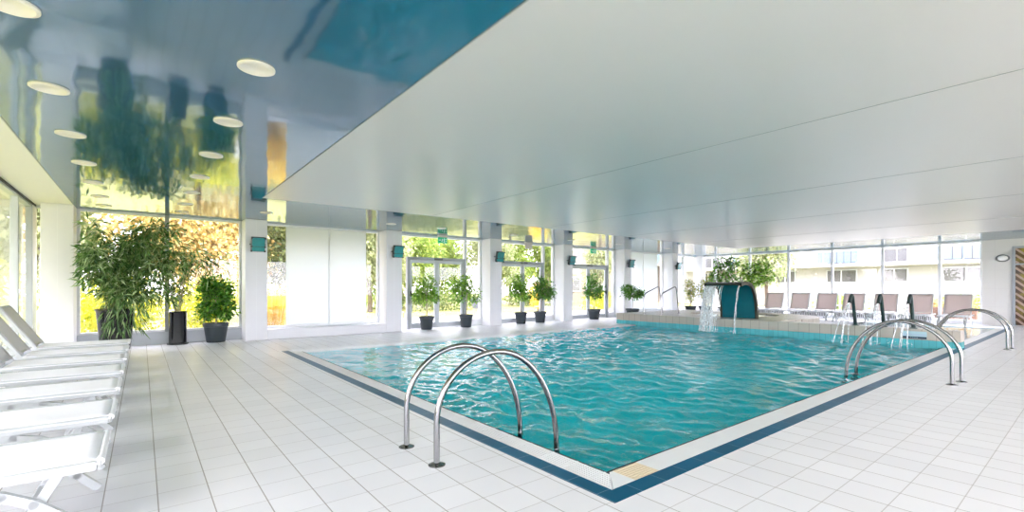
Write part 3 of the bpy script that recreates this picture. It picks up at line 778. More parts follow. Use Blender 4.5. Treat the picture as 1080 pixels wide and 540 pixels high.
def step_rail(y, x, label):
    t = thing('stair_handrail', label, 'handrail', (x, y, DT), 0, 'slim handrails on the whirlpool platform')
    def rnd(P, r=.12):
        out = [P[0]]
        for i in range(1, len(P) - 1):
            p, q, s = map(Vector, (P[i - 1], P[i], P[i + 1])); a = q + (p - q).normalized() * r; b = q + (s - q).normalized() * r
            for k in np.linspace(0, 1, 6): out.append(tuple(a.lerp(q, k).lerp(q.lerp(b, k), k)))
        return out + [P[-1]]
    MB().tube(rnd([(0, 0, 0), (0, 0, .68), (.88, 0, .95), (1.05, 0, .0)], .14), .02, 12).build('tube', M['steel'], t, smooth=True)
    for xx in (0, 1.05): MB().lathe([(.05, 0), (.05, .01), (.021, .014)], 20, (xx, 0, 0)).build('base_flange', M['steel'], t, smooth=True)
step_rail(9.87, 13.62, 'slim bent handrail on the whirlpool platform, left one')
step_rail(9.20, 13.62, 'slim bent handrail on the whirlpool platform, right one')

# ------------------------------------------------------------------ waterfall canopy, spouts
cn = thing('waterfall_canopy', 'curved grey steel canopy with teal underside pouring water into the pool', 'fountain', (13.9, 6.74, DT))
prof = [(0, 0), (-.02, .25), (-.06, .48), (-.13, .70), (-.24, .87), (-.38, .965), (-.52, 1.0), (-.70, 1.005), (-.86, .985), (-.96, .955)]
def resample(P, n):
    P = np.array(P); d = np.r_[0, np.cumsum(np.linalg.norm(np.diff(P, axis=0), axis=1))]; q = np.linspace(0, d[-1], n)
    return np.stack([np.interp(q, d, P[:, k]) for k in range(2)], 1)
P = resample(prof, 30); T = np.gradient(P, axis=0); T /= np.linalg.norm(T, axis=1, keepdims=True); Nn = np.stack([T[:, 1], -T[:, 0]], 1)
hw = .53
def sheet(off0, off1, w):
    mb = MB(); n = len(P); vs = []
    for o in (off0, off1):
        for y in (-w, w):
            for p, nn in zip(P, Nn): vs.append((p[0] + nn[0] * o, y, p[1] + nn[1] * o))
    fs = []
    for i in range(n - 1):
        fs += [(i, i + 1, n + i + 1, n + i), (2 * n + i, 3 * n + i, 3 * n + i + 1, 2 * n + i + 1), (i, 2 * n + i, 2 * n + i + 1, i + 1), (n + i, n + i + 1, 3 * n + i + 1, 3 * n + i)]
    fs += [(0, n, 3 * n, 2 * n), (n - 1, 3 * n - 1, 4 * n - 1, 2 * n - 1)][:2]
    return mb.add(vs, fs)
sheet(.0, .05, hw).build('shell', M['canopy'], cn, smooth=True)
for s_ in (-1, 1):
    fk = sheet(-.035, .056, .03); fk.v = [(x, y + s_ * (hw - .015), z) for x, y, z in fk.v]; fk.build('flank', M['canopy'], cn, smooth=True)
sheet(-.02, -.0, hw - .045).build('lining', M['canopy_in'], cn, smooth=True)
st = MB()
lip = P[-1]
def fall(y, spread, r, v=.55, x0=None, wob=.02):
    z0 = lip[1] - .02; pts = []; rs = []
    tt = math.sqrt(2 * (z0 + DT) / 9.8)
    for k in range(16):
        t = tt * k / 15; pts.append((lip[0] - v * t + wob * .4 * random.uniform(-1, 1) * k / 15, y + spread * t + wob * random.uniform(-1, 1) * k / 15, z0 - 4.9 * t * t)); rs.append(r * (1 - .35 * k / 15) * random.uniform(.75, 1.25))
    st.tube(pts, rs, 6)
for k in range(70):
    fall(.50 - .34 * (k / 69) ** 1.2, random.uniform(-.02, .10), random.uniform(.004, .011), random.uniform(.3, .75))
for y, r in ((.10, .012), (.02, .014), (-.03, .008), (-.48, .015), (-.50, .009)): fall(y, random.uniform(-.02, .04), r, .6)
st.build('water_curtain', M['stream'], cn, smooth=True)
# drops where the curtain lands
dm = MB()
def drop(mb, c, r):
    mb.lathe([(.0005, -r), (r * .8, -r * .6), (r, 0), (r * .8, r * .6), (.0005, r)], 6, c)
for k in range(90):
    drop(dm, (lip[0] - random.uniform(.1, .55), random.uniform(-.6, .6), -DT + abs(random.gauss(0, .09))), random.uniform(.003, .012))
dm.build('splash', M['stream'], cn)['kind'] = 'stuff'

def geyser(y, label):
    t = thing('water_spout', label, 'fountain', (13.25, y, DT), 0, 'bent water spouts on the divider')
    pts = [(0, 0, 0), (-.09, 0, .3), (-.19, 0, .62), (-.225, 0, .69), (-.27, 0, .715), (-.32, 0, .69), (-.37, 0, .63), (-.42, 0, .55)]
    P2 = []
    for i in range(len(pts)): P2.append(pts[i])
    MB().tube(P2, [.036] * 3 + [.037] * 4 + [.037], 14).build('pipe', M['dark_steel'], t, smooth=True)
    MB().lathe([(.07, 0), (.07, .012), (.04, .02)], 20).build('base_flange', M['dark_steel'], t, smooth=True)
    s = MB()
    for v, vy in ((.62, .35), (.35, .18), (.15, .0), (.5, .1)):
        a = Vector((-.43, 0, .54)); tt = (-.6 + math.sqrt(.36 + 2 * 9.8 * (.54 + DT + .02))) / 9.8
        pp = []; rr = []
        for k in range(14):
            q = tt * k / 13; pp.append((a.x - v * q * 1.6, vy * q * 1.6, a.z - .6 * q - 4.9 * q * q)); rr.append(.013 * (1 - .4 * k / 13) * random.uniform(.8, 1.2))
        s.tube(pp, rr, 6)
    s.build('water_jet', M['stream'], t, smooth=True)
    dd = MB()
    for k in range(40): drop(dd, (-.45 - random.uniform(0, .45), random.uniform(-.1, .3), -DT + abs(random.gauss(0, .06))), random.uniform(.003, .011))
    dd.build('splash', M['stream'], t)['kind'] = 'stuff'
geyser(3.66, 'dark bent water spout on the divider, left one of three')
geyser(3.12, 'dark bent water spout on the divider, middle one of three')
geyser(2.60, 'dark bent water spout on the divider, right one of three')

t = thing('depth_sign', 'small pale blue plate with a navy band on the divider under the right spout', 'sign', (DX, 2.55, .13))
BX((-.006, -.20, .02), (-.001, .20, .18)).build('plate', M['plate_blue'], t)
BX((-.009, -.20, .02), (-.0062, .20, .07)).build('band', M['plate_navy'], t)
m = MB(); m.box((-.0085, -.19, .105), (-.0062, .19, .113)); m.build('print_line', M['plate_lilac'], t)
m = MB()
for k in range(4): m.box((-.0095, -.05 + k * .035, .04), (-.0092, -.03 + k * .035, .05))
m.build('print_marks', M['plate_blue'], t)

# ------------------------------------------------------------------ sun loungers
def lounger(label, group, sling, back_sling, back_ang=52, seat_l=1.12, back_l=.78, name='sun_lounger'):
    """origin under the foot end, lounger runs along -X, width along Y"""
    t = thing(name, label, 'sun lounger', (0, 0, 0), 0, group)
    w = .33; z = .36; rw = .035; rh = .05
    hx = -seat_l
    fr = MB()
    for s in (-1, 1): fr.box((hx - .1, s * w - rw / 2, z - rh), (-.02, s * w + rw / 2, z))
    fr.box((-.04, -w, z - rh), (-.005, w, z - .005)); fr.box((hx - .1, -w, z - rh), (hx - .06, w, z - .01))
    fr.build('seat_frame', M['lounger_frame'], t, bevel=.012)
    # sling, dipping a little between the rails and rolled over the foot bar
    nx, ny = 16, 9; vs = []; fs = []
    for i in range(nx):
        for j in range(ny):
            x = hx + .02 + (seat_l - .03) * i / (nx - 1); v = -1 + 2 * j / (ny - 1)
            vs.append((x, v * (w + .019), z + (.007 if abs(v) < .99 else -.012) - .010 * (1 - v * v) * (1 - (i / (nx - 1)) ** 8)))
    for i in range(nx - 1):
        for j in range(ny - 1): a = i * ny + j; fs.append((a, a + ny, a + ny + 1, a + 1))
    o = MB().add(vs, fs).build('seat_sling', M[sling], t, smooth=True); so = o.modifiers.new('thickness', 'SOLIDIFY'); so.thickness = .006
    f = MB().tube([(-.012, -w + .02, z - .012), (-.012, w - .02, z - .012)], .020, 12); f.build('foot_roll', M[sling], t, smooth=True)
    # backrest
    A = R(back_ang); c, s_ = math.cos(A), math.sin(A)
    def bp(u, v, n=0): return (hx - u * c - n * s_, v, z - .01 + u * s_ - n * c)
    br = MB()
    for s in (-1, 1): br.bar(bp(0, s * w), bp(back_l, s * w), rw, .045, up=(s_, 0, c))
    br.bar(bp(back_l, -w - rw / 2), bp(back_l, w + rw / 2), rw, .045, up=(s_, 0, c)); br.bar(bp(.05, -w), bp(.05, w), .03, .03, up=(s_, 0, c))
    bf = br.build('backrest_frame', M['lounger_frame'], t, bevel=.01)
    vs = []; fs = []; nx = 8
    for i in range(nx):
        for j in range(ny):
            u = .03 + (back_l - .04) * i / (nx - 1); v = -1 + 2 * j / (ny - 1); vs.append(bp(u, v * (w - .01), -.022 + .02 * (1 - v * v)))
    for i in range(nx - 1):
        for j in range(ny - 1): a = i * ny + j; fs.append((a, a + ny, a + ny + 1, a + 1))
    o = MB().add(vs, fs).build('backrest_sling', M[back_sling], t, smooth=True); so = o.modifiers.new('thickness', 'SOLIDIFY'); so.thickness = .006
    pr = MB()
    for s in (-1, 1): pr.bar(bp(.42, s * (w - .05), .02), (hx - .42, s * (w - .05), z - .06), .02, .02)
    pr.bar((hx - .42, -w + .05, z - .06), (hx - .42, w - .05, z - .06), .02, .02)
    pr.build('backrest_prop', M['lounger_frame'], t)
    rr = MB()
    for s in (-1, 1): rr.box((hx - .58, s * w - rw / 2, z - rh), (hx - .1, s * w + rw / 2, z - .005))
    rr.build('ratchet_rail', M['lounger_frame'], t, bevel=.008)
    # legs: a flat arched bar and a straight one on each side, at foot and head
    for s in (-1, 1):
        y = s * (w + .002)
        arc = [(-.80 + .0 * k, y, 0) for k in ()]
        pts = [(-.86, z - .07), (-.66, z - .062), (-.48, z - .066), (-.36, z - .095), (-.25, z - .16), (-.15, z - .25), (-.05, .005)]
        lm = MB()
        for p, q in zip(pts[:-1], pts[1:]): lm.bar((p[0], y + s * .0, p[1]), (q[0], y + s * .0, q[1]), .034, .042)
        # widen joints
        for p in pts[1:-1]:
            lm.lathe([(.021, -.017), (.021, .017)], 12, (0, 0, 0))
            k = len(lm.v) - 24
            for i in range(k, len(lm.v)): vx, vy, vz = lm.v[i]; lm.v[i] = (p[0] + vx, y + vz, p[1] + vy)
        lm.build('leg', M['lounger_frame'], t)
        l2 = MB(); l2.bar((-.17, y - s * .04, z - .05), (-.34, y - s * .04, .0), .03, .045); l2.build('leg', M['lounger_frame'], t, bevel=.006)
        l3 = MB(); l3.bar((hx + .02, y, z - .05), (hx - .30, y, .0), .03, .045); l3.build('leg', M['lounger_frame'], t, bevel=.006)
    MB().bar((-.30, -w, .09), (-.30, w, .09), .02, .02).build('stretcher', M['lounger_frame'], t)
    return t
LG = 'white sun loungers along the left glazing'
ly = [3.55, 4.62, 5.74, 6.82, 7.93, 9.05, 10.18]
l0 = None
for i, y in enumerate(ly):
    lab = 'white mesh sun lounger by the left glazing, %s' % ['nearest, in the lower left corner', 'second from the camera', 'third from the camera', 'fourth from the camera', 'fifth from the camera', 'sixth from the camera', 'farthest, its backrest by the corner pillar'][i]
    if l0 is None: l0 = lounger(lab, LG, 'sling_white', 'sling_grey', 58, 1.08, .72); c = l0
    else: c = copy_tree(l0); c['label'] = lab
    c.location = (-.16, y, 0)
EG = 'taupe sun loungers along the far glazing'
f0 = None
fy = [8.83, 7.83, 6.87, 5.97, 4.98, 4.02, 3.05]
for i, y in enumerate(fy):
    lab = 'taupe sun lounger by the far glazing, %s' % ['first from the left, beside the canopy', 'second from the left', 'third from the left', 'fourth from the left, behind the left spout', 'fifth from the left', 'sixth from the left, behind the right spout', 'seventh from the left, nearest the right wall'][i]
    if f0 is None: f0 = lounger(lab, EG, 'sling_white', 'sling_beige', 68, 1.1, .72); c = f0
    else: c = copy_tree(f0); c['label'] = lab
    c.location = (20.15, y, 0); c.rotation_euler = (0, 0, PI)

# ------------------------------------------------------------------ potted plants
def pot(t, prof, mat, soil_r, soil_z):
    MB().lathe(prof, 36).build('pot', M[mat], t, smooth=True)
    MB().lathe([(.001, soil_z + .01), (soil_r, soil_z)], 24).build('soil', M['soil'], t, smooth=True)

# big bamboo
t = thing('potted_bamboo', 'huge bushy bamboo in a tapered black pot behind the loungers', 'plant', (-.42, 12.38, 0))
pot(t, [(.22, 0), (.235, .01), (.31, .78), (.325, .80), (.325, .83), (.30, .83), (.295, .76)], 'pot_black', .295, .76)
st = MB(); lp = []; ld = []
for k in range(34):
    tx = random.uniform(-.4, 1.75); ty = random.uniform(-.55, .28); tz = random.uniform(1.1, 2.5)
    if k < 8: tx = random.uniform(-.4, .9); tz = random.uniform(2.0, 2.52)
    elif k < 14: tx = random.uniform(.9, 1.75); tz = random.uniform(1.7, 2.2)
    elif k < 20: tx = random.uniform(-.5, -.2); tz = random.uniform(1.3, 1.95)
    elif k < 26: tx = random.uniform(-.1, .9); tz = random.uniform(.75, 1.4); ty = random.uniform(-.55, -.2)
    b = Vector((random.uniform(-.15, .15), random.uniform(-.12, .12), .76)); e_ = Vector((tx, ty, tz))
    c1 = Vector((b.x + tx * .15, b.y + ty * .15, max(1.35, min(tz + .25, 2.55))))
    pts = []
    for q in np.linspace(0, 1, 12): pts.append(b * (1 - q) ** 2 + c1 * 2 * q * (1 - q) + e_ * q * q)
    st.tube(pts, [.013 - .009 * i / 11 for i in range(12)], 6)
    for q in np.linspace(.34, 1, 16):
        p = b * (1 - q) ** 2 + c1 * 2 * q * (1 - q) + e_ * q * q
        nb = 9
        for j in range(nb):
            off = rng.normal(size=3) * np.array([.13, .11, .11]); lp.append(np.array(p) + off)
            dirv = off * 4 + np.array([0, 0, -.55]) + rng.normal(size=3) * .4; ld.append(dirv)
lp = np.array(lp); ld = np.array(ld)
lp[:, 2] = np.minimum(lp[:, 2], 2.55); lp[:, 1] = np.minimum(lp[:, 1], .42)
lp[:, 0] = np.where(lp[:, 0] < -.5, -.5 + .25 * rng.random(len(lp)), lp[:, 0]); k_ = (lp[:, 0] < -.3) & (lp[:, 1] > -.1); lp[k_, 1] = -.1 - .3 * rng.random(k_.sum())
leaf_mesh('foliage', lp, ld, .19, .030, M['bamboo_leaf'], t, jitter=.35)
st.build('canes', M['cane'], t, smooth=True)
# drooping sprays over the pot
lp = []; ld = []
for k in range(120):
    a = random.uniform(-2.6, -.4); r = .30 + random.uniform(0, .10); z = random.uniform(.35, .95)
    lp.append((r * math.cos(a) + .12, r * math.sin(a) - .03, z)); ld.append((math.cos(a) * .5 + random.gauss(0, .3), math.sin(a) * .3, -1))
leaf_mesh('drooping_leaves', lp, ld, .18, .028, M['bamboo_leaf'], t)

t = thing('potted_willow', 'tall black cylinder pot with a sparse olive green plant', 'plant', (.62, 12.72, 0))
pot(t, [(.185, 0), (.20, .005), (.20, .035), (.165, .04), (.168, .70), (.178, .715), (.172, .73), (.15, .73), (.148, .69)], 'pot_black', .149, .69)
st = MB(); lp = []; ld = []
for k in range(13):
    b = Vector((random.uniform(-.06, .06), random.uniform(-.06, .06), .68)); e_ = Vector((random.uniform(-.42, .32), random.uniform(-.3, .2), random.uniform(1.15, 1.95)))
    m_ = (b + e_) / 2 + Vector((0, 0, .15)); st.tube([b, m_, e_], [.008, .006, .003], 5)
    for q in np.linspace(.3, 1, 12):
        p = np.array(b.lerp(m_, q).lerp(m_.lerp(e_, q), q))
        for j in range(5): o_ = rng.normal(size=3) * .07; lp.append(p + o_); ld.append(o_ * 6 + np.array([0, 0, -.2]) + rng.normal(size=3) * .4)
leaf_mesh('foliage', lp, ld, .10, .026, M['willow_leaf'], t); st.build('stems', M['bark'], t, smooth=True)

def ficus(name, label, loc, crown, n, mat='ficus_leaf', pot_r=.225, pot_h=.40, trunk='bark', leaf=.085, stem_lean=(0, 0), bowl=False, group='potted trees by the glass doors'):
    """crown: list of ellipsoids relative to the pot"""
    t = thing(name, label, 'plant', loc, 0, group)
    r = pot_r; h = pot_h
    pot(t, [(r * .70, 0), (r * .72, .01), (r * .92, h * .80), (r, h * .82), (r * 1.01, h * .97), (r, h), (r * .93, h), (r * .90, h * .9)], 'pot_grey', r * .91, h * .9)
    p, d = blob_points(crown, n, .35)
    dirs = d + .7 * rng.normal(size=d.shape) + np.array([0, 0, -.15])
    leaf_mesh('foliage', p, dirs, leaf, leaf * .5, M[mat], t)
    st = MB(); c0 = crown[0]; zb = c0[2] - c0[5] * .7
    st.tube([(0, 0, h * .85), (stem_lean[0] * .4 + .01, stem_lean[1] * .4, (h + zb) / 2), (stem_lean[0], stem_lean[1], zb), (c0[0], c0[1], c0[2] + c0[5] * .3)], [.022, .019, .017, .008], 8)
    for k in range(9):
        q = p[random.randrange(n)]; st.tube([(stem_lean[0], stem_lean[1], zb), ((stem_lean[0] + q[0]) / 2, (stem_lean[1] + q[1]) / 2, (zb + q[2]) / 2 + .05), tuple(q)], [.009, .006, .003], 5)
    st.build('trunk', M[trunk], t, smooth=True)
    return t
ficus('potted_ficus', 'round dark pot with a dense low ficus bush beside the first window pillar', (1.34, 12.74, 0),
      [(-.01, -.05, 1.0, .37, .30, .45), (-.10, -.05, 1.3, .26, .25, .25), (.18, -.15, .75, .23, .2, .25), (.16, -.12, 1.2, .2, .18, .22), (-.2, -.1, .72, .18, .2, .2)], 2175, 'ficus_leaf', .26, .44, leaf=.095, group='potted plants by the first window')
ficus('potted_ficus', 'small potted tree with upright crown on the left side of the nearest glass door', (6.70, 12.62, 0),
      [(0, 0, 1.12, .36, .3, .36), (.05, 0, 1.42, .20, .2, .26), (-.22, 0, 1.0, .24, .22, .22), (.24, 0, .98, .2, .22, .2)], 1160, 'ficus_lime')
ficus('potted_ficus', 'potted tree with wide spreading crown on the right side of the nearest glass door', (8.10, 12.62, 0),
      [(-.1, 0, 1.25, .42, .34, .30), (-.42, 0, 1.32, .30, .26, .20), (.28, 0, 1.0, .26, .24, .28), (-.35, 0, .92, .24, .22, .16), (.05, 0, 1.5, .2, .2, .18)], 1377, 'ficus_lime', stem_lean=(.03, 0))
ficus('potted_ficus', 'potted tree with tall loose crown in front of the middle glass door, left one', (10.36, 12.62, 0),
      [(-.02, 0, 1.15, .38, .32, .36), (-.16, 0, 1.5, .26, .24, .26), (.26, 0, .98, .28, .25, .22), (-.2, 0, 1.15, .25, .25, .25)], 1305, 'ficus_lime', stem_lean=(.0, 0))
ficus('potted_ficus', 'potted tree with dense dark crown in front of the middle glass door, right one', (11.24, 12.6, 0),
      [(.15, 0, 1.2, .46, .36, .36), (.0, 0, 1.42, .30, .28, .22), (.42, 0, 1.05, .24, .24, .26), (-.1, 0, 1.0, .2, .2, .2)], 1667, 'ficus_leaf', stem_lean=(.10, 0))
ficus('potted_ficus', 'potted tree in front of the farthest glass door', (14.12, 12.6, 0),
      [(.0, 0, 1.15, .46, .36, .40), (-.12, 0, 1.58, .22, .22, .26), (.28, 0, 1.02, .26, .25, .25), (-.3, 0, 1.1, .22, .22, .22)], 1450, 'ficus_leaf', stem_lean=(.02, 0), pot_r=.26)
ficus('potted_ficus', 'potted tree with flat wide crown at the end of the raised platform', (15.70, 11.95, 0),
      [(.05, 0, 1.02, .50, .36, .26), (-.32, 0, 1.2, .28, .25, .2), (.45, 0, .98, .28, .22, .16)], 1232, 'ficus_leaf', pot_r=.27)
ficus('potted_shrub', 'small yellow green potted shrub by the sixth window pillar', (20.1, 12.0, 0),
      [(.0, 0, 1.2, .36, .34, .45), (.05, 0, .85, .26, .25, .3), (-.1, 0, 1.5, .2, .2, .2)], 650, 'golden_leaf', pot_r=.26, group='potted plants in the far corner')
ficus('potted_shrub', 'yellow green potted shrub in a grey pot beside the waterfall canopy', (20.6, 11.55, 0),
      [(.0, 0, 1.25, .40, .36, .45), (.2, 0, 1.65, .26, .25, .28), (-.1, 0, .9, .3, .25, .2)], 750, 'golden_leaf', pot_r=.30, group='potted plants in the far corner')
ficus('potted_tree', 'tall airy potted tree rising behind the waterfall canopy, darker left one', (20.6, 10.6, 0),
      [(.0, 0, 2.05, .55, .5, .42), (-.2, .1, 2.42, .3, .3, .22), (.3, -.25, 2.4, .28, .3, .25), (-.3, .3, 1.7, .35, .3, .3), (.2, -.2, 1.6, .4, .35, .3)], 800, 'ficus_leaf', pot_r=.3, leaf=.14, group='potted trees behind the canopy')
ficus('potted_tree', 'tall lime green potted tree rising behind the waterfall canopy, right one', (20.7, 9.5, 0),
      [(.0, .05, 1.95, .42, .38, .38), (.1, -.45, 2.15, .35, .38, .28), (-.1, -.2, 1.6, .4, .4, .3), (.1, -.6, 1.75, .25, .3, .25)], 650, 'ficus_lime', pot_r=.3, leaf=.15, group='potted trees behind the canopy')

# ------------------------------------------------------------------ outdoors
g = MB()
for a, b in (((-60, -60), (XL - .2, 90)), ((XE + .3, -60), (90, 90)), ((XL - .2, -60), (XE + .3, YB - .15)), ((XL - .2, YW + .2), (XE + .3, 90))): g.box((*a, -.6), (*b, -.12))
struct(g.build('ground', M['lawn']), 'yellow green autumn lawn')
g = MB(); g.box((2.4, YW + .25, -.2), (34, 18.6, -.06)); g.box((XE + .3, -6, -.2), (34, YW + .25, -.06)); struct(g.build('terrace', M['paving']), 'pale paved terrace outside the glass doors')
TG = 'trees beyond the window wall'
def sh(label, loc, h, w, mat, n, leaf=.12, name='garden_shrub', group='shrubs outside the windows'):
    return tree(name, label, 'shrub', loc, h, w, h * .2, M[mat], n, leaf, group, low=.05, trunk_r=.04)
zg = -.12
sh('yellow green shrub outside the corner window beside the left pillar', (-3.1, 15.6, zg), 2.3, 2.2, 'tree_yellow', 2600)
sh('bright yellow green shrub outside behind the big bamboo pot', (-.6, 16.2, zg), 1.9, 2.6, 'tree_yellow', 3000)
sh('yellow green shrub outside behind the tall cylinder pot', (1.5, 16.6, zg), 1.5, 2.2, 'tree_yellow', 2200)
sh('fresh green shrub outside the left glazing by the farthest lounger', (-4.0, 11.8, zg), 2.0, 2.2, 'tree_yellow', 2200)
tree('garden_tree', 'pale green birch seen through the left half of the bamboo window', 'tree', (-3.2, 24, zg), 7.5, 5.0, 2.2, M['tree_pale'], 12100, 0.22, TG)
tree('garden_tree', 'orange autumn tree seen above the bamboo and the low ficus', 'tree', (1.8, 23, zg), 7.5, 6.0, 1.6, M['tree_orange'], 17600, 0.22, TG, low=.12)
tree('garden_tree', 'pale tree seen through the left glazing above the loungers', 'tree', (-7.0, 16.5, zg), 7.5, 5.0, 2.2, M['tree_pale'], 11000, 0.22, TG)
tree('garden_tree', 'pale tree added outside the left glazing to block sky light, beyond the middle loungers', 'tree', (-8.2, 10.0, zg), 7.0, 4.6, 1.8, M['tree_pale'], 9000, .22, TG, low=.15)  # added to cut the sky light coming through the left glazing
tree('garden_tree', 'pale tree added outside the left glazing to block sky light, beyond the nearest loungers', 'tree', (-9.0, 3.8, zg), 7.0, 5.0, 1.8, M['tree_pale'], 9000, .22, TG, low=.12)  # also added, dims the sky light on the near loungers
tree('garden_tree', 'dark green tree seen in the clear strip left of the frosted panels', 'tree', (5.6, 24, zg), 6.5, 4.4, 1.4, M['tree_dark'], 12100, 0.20, TG, low=.15)
tree('garden_tree', 'light green tree seen in the clear strip right of the frosted panels', 'tree', (10.0, 25.5, zg), 7.0, 4.5, 1.6, M['tree_pale'], 11000, 0.20, TG, low=.15)
tree('garden_tree', 'green tree seen through the left leaf of the nearest glass door', 'tree', (13.6, 29, zg), 6.5, 5.0, 1.5, M['tree_green'], 13200, 0.22, TG, low=.12)
tree('garden_tree', 'green tree seen through the right leaf of the nearest glass door', 'tree', (18.0, 32, zg), 7.0, 5.5, 1.8, M['tree_green'], 13200, 0.22, TG, low=.12)
tree('garden_tree', 'pale tree seen beside the right edge of the nearest glass door', 'tree', (20.3, 28.5, zg), 7.5, 4.0, 2.0, M['tree_pale'], 9900, 0.20, TG, low=.2)
tree('garden_tree', 'green tree seen through the left leaf of the middle glass door', 'tree', (23.5, 30, zg), 7.5, 4.8, 2.2, M['tree_green'], 12100, 0.22, TG, low=.2, bark='bark')
tree('garden_tree', 'slim yellow green tree seen through the right leaf of the middle glass door', 'tree', (26.8, 29, zg), 7.0, 4.2, 2.2, M['tree_green'], 9900, 0.22, TG, low=.22, bark='bark')
tree('garden_tree', 'pale tree in front of the tan house beyond the farthest glass door', 'tree', (31.0, 27.0, zg), 5.5, 3.2, 2.0, M['tree_pale'], 5720, 0.20, TG, low=.3)
sh('low dark hedge on the lawn beyond the nearest glass door', (14.0, 25.6, zg), 1.25, 6.0, 'tree_dark', 3500, .14, 'garden_hedge')
sh('low green hedge on the lawn beyond the middle glass door', (23.0, 26.8, zg), 1.1, 4.5, 'tree_dark', 2500, .14, 'garden_hedge')
sh('golden orange conical shrub on the terrace beyond the middle glass door', (18.2, 20.6, zg), 1.9, 1.0, 'grass_gold', 1500, .12)
sh('yellow shrub outside the farthest glass door', (22.6, 19.6, zg), 1.1, 2.2, 'tree_yellow', 1600)
sh('orange shrub outside the last side light beside the flat crowned pot tree', (25.4, 20.0, zg), 1.9, 1.4, 'tree_orange', 1300)
def grass_clump(loc, label, h=1.4, n=420):
    t = thing('grass_clump', label, 'grass', loc, 0, 'golden grasses outside the frosted window')
    p = np.c_[rng.normal(0, .18, n).clip(-.3, .3), rng.normal(0, .18, n).clip(-.3, .3), np.zeros(n)]
    d = np.c_[p[:, :2] * .7 + rng.normal(0, .07, (n, 2)), np.ones(n)]
    leaf_mesh('blades', p, d, h, .03, M['grass_gold'], t, jitter=.25)
    leaf_mesh('plumes', p[:80] + d[:80] * h * .8, d[:80], .28, .05, M['grass_gold'], t)
grass_clump((2.75, 14.3, zg), 'tall golden grass right outside the clear strip, left clump'); grass_clump((3.35, 15.6, zg), 'tall golden grass right outside the clear strip, right clump'); 
# garden chairs on the terrace
def garden_chair(loc, rz, label):
    t = thing('garden_chair', label, 'chair', loc, rz, 'chairs on the terrace')
    MB().box((-.28, -.45, .36), (.28, .45, .39)).build('seat', M['chair_grey'], t, bevel=.01)
    b = MB(); b.bar((0, .45, .37), (0, .95, .85), .56, .025, up=(0, -.7, .7)); b.build('backrest', M['chair_grey'], t, bevel=.01)
    for sx in (-.26, .26):
        for sy in (-.4, .4): MB().bar((sx, sy, .36), (sx, sy + (.06 if sy > 0 else -.06), 0), .025, .025).build('leg', M['chair_grey'], t)
        MB().bar((sx, -.1, .58), (sx, .6, .58), .03, .03).build('armrest', M['chair_grey'], t)
garden_chair((7.5, 16.6, -.06), R(150), 'grey garden chair on the terrace seen beside the frosted panels')
garden_chair((12.2, 17.5, -.06), R(120), 'grey garden chair on the terrace seen beside the nearest glass door')
garden_chair((15.7, 17.3, -.06), R(200), 'grey garden chair on the terrace seen through the middle glass door')

# apartment buildings
def house(label, loc, mat):
    return thing('apartment_building', label, 'building', loc)
BXx = 38.0
h = house('white apartment building with blue balconies beyond the far glazing', (BXx, 8, zg), 'facade')
BX((0, -18, 0), (9, 16, 5.9)).build('wall', M['facade'], h)
BX((-.3, -18.3, 5.9), (9.3, 16.3, 6.1)).build('roof', M['roof'], h)
for y0, y1 in ((-4.0, -1.9), (-.3, 1.1), (2.4, 4.2), (6.2, 7.6), (9.0, 10.4), (-8, -6), (12, 14)):
    f = MB(); f.box((-.06, y0, 1.72), (.02, y1, 2.62)); f = f.build('window', M['frame_pale'], h)
    BX((-.075, y0 + .06, 1.78), (-.06, y1 - .06, 2.56)).build('pane', M['pane_grey'], f)
    BX((-.09, (y0 + y1) / 2 - .03, 1.78), (-.07, (y0 + y1) / 2 + .03, 2.56)).build('mullion', M['frame_white'], f)
    f = MB(); f.box((-.06, y0, 3.0), (.02, y1, 5.0)); f = f.build('window', M['frame_pale'], h)
    BX((-.075, y0 + .06, 3.05), (-.06, y1 - .06, 4.95)).build('pane', M['pane_grey'], f)
BX((-1.3, -16, 2.78), (.0, 15, 2.95)).build('balcony_slab', M['facade'], h)
for y0, y1 in ((-4.2, -1.7), (2.0, 4.4), (8.6, 10.6)):
    b = MB()
    for k in range(6):
        a = y0 + (y1 - y0) * k / 6; b.box((-1.3, a + .03, 3.05), (-1.26, a + (y1 - y0) / 6 - .03, 3.8))
    b.build('balcony_panel', M['balcony_blue'], h)
r_ = MB(); r_.box((-1.3, -16, 3.82), (-1.25, 15, 3.88))
for y in np.arange(-16, 15.1, 1.0): r_.box((-1.29, y - .02, 2.95), (-1.25, y + .02, 3.82))
r_.build('balcony_rail', M['frame_white'], h)
h2 = house('tan apartment house with balconies beyond the farthest glass door', (35.0, 30.0, zg), 'facade_tan')
BX((0, -4, 0), (10, 9, 9)).build('wall', M['facade_tan'], h2); BX((-.3, -4.3, 9), (10.3, 9.3, 9.2)).build('roof', M['roof'], h2)
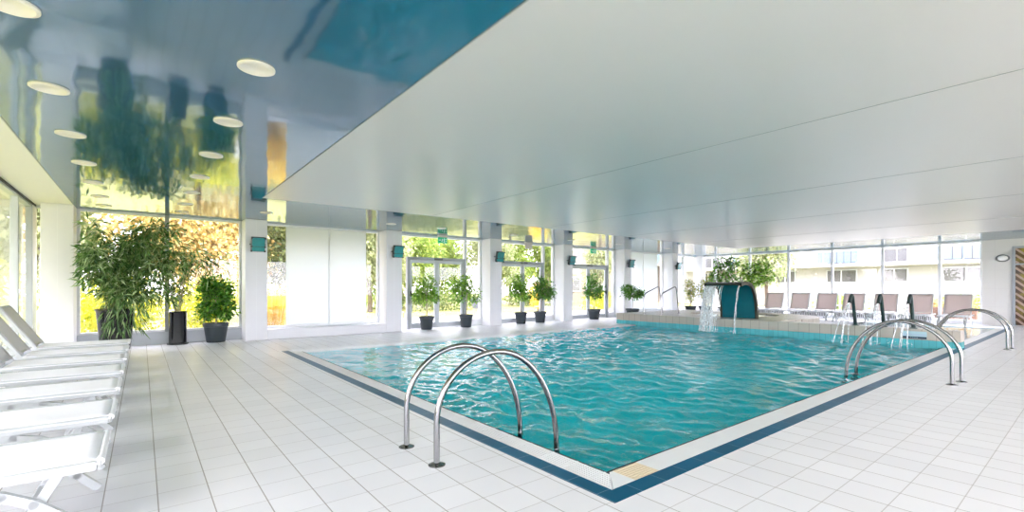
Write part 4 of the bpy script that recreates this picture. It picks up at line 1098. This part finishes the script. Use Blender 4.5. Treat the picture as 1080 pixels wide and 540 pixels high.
for z in (1.0, 3.8, 6.4):
    for y0 in (-3, 0, 3, 6):
        f = BX((-.05, y0, z), (.02, y0 + 1.4, z + 1.5)).build('window', M['frame_white'], h2); BX((-.07, y0 + .08, z + .08), (-.05, y0 + 1.32, z + 1.42)).build('pane', M['pane_grey'], f)
    for x0 in (1, 4, 7):
        f = BX((x0, -4.05, z), (x0 + 1.4, -3.98, z + 1.5)).build('window', M['frame_white'], h2); BX((x0 + .08, -4.07, z + .08), (x0 + 1.32, -4.05, z + 1.42)).build('pane', M['pane_grey'], f)
for z in (3.5, 6.1):
    b = MB(); b.box((.5, -5.3, z - .15), (9, -4.05, z)); b.build('balcony_slab', M['facade'], h2)
    b = MB(); b.box((.5, -5.3, z), (9, -5.26, z + .9)); b.build('balcony_panel', M['balcony_blue'], h2)

# lawn bank, fence and planters in front of the white building
sh('low clipped green hedge before the white building, right one', (33.5, 4.6, zg), .95, 3.6, 'tree_green', 2400, .12, 'garden_hedge', 'hedges before the white building')
sh('low clipped green hedge before the white building, left one', (33.5, 10.2, zg), .95, 3.4, 'tree_green', 2400, .12, 'garden_hedge', 'hedges before the white building')
fn = thing('picket_fence', 'white picket fence before the white building', 'fence', (31.5, 0, -.06))
r_ = MB(); r_.box((0, 5.6, .25), (.04, 12.5, .33)); r_.box((0, 5.6, .95), (.04, 12.5, 1.03)); r_.build('rail', M['fence'], fn)
for k in range(28):
    y = 5.65 + k * .25; MB().prism([(-.03, 0), (-.005, 0), (-.005, .09), (-.03, .09)], 0, 1.25).build('picket', M['fence'], fn, loc=(0, y, 0))
def planter(loc, label):
    t = thing('flower_planter', label, 'planter', loc, 0, 'flower planters on the far terrace')
    MB().box((-.25, -.6, 0), (.25, .6, .45)).build('box', M['terracotta'], t, bevel=.02)
    p, d = blob_points([(0, 0, .6, .25, .6, .22)], 500, .3); leaf_mesh('flowers', p, d, .1, .07, M['tree_orange'], t)
planter((27.0, 3.85, -.06), 'terracotta planter with orange flowers right of the rightmost taupe lounger')
planter((27.5, 4.9, -.06), 'terracotta planter with orange flowers behind the rightmost taupe lounger')
tree('garden_tree', 'pale tree outside the left part of the far glazing', 'tree', (29.5, 12.6, zg), 6.0, 3.6, 1.6, M['tree_pale'], 6600, 0.20, TG, low=.2)
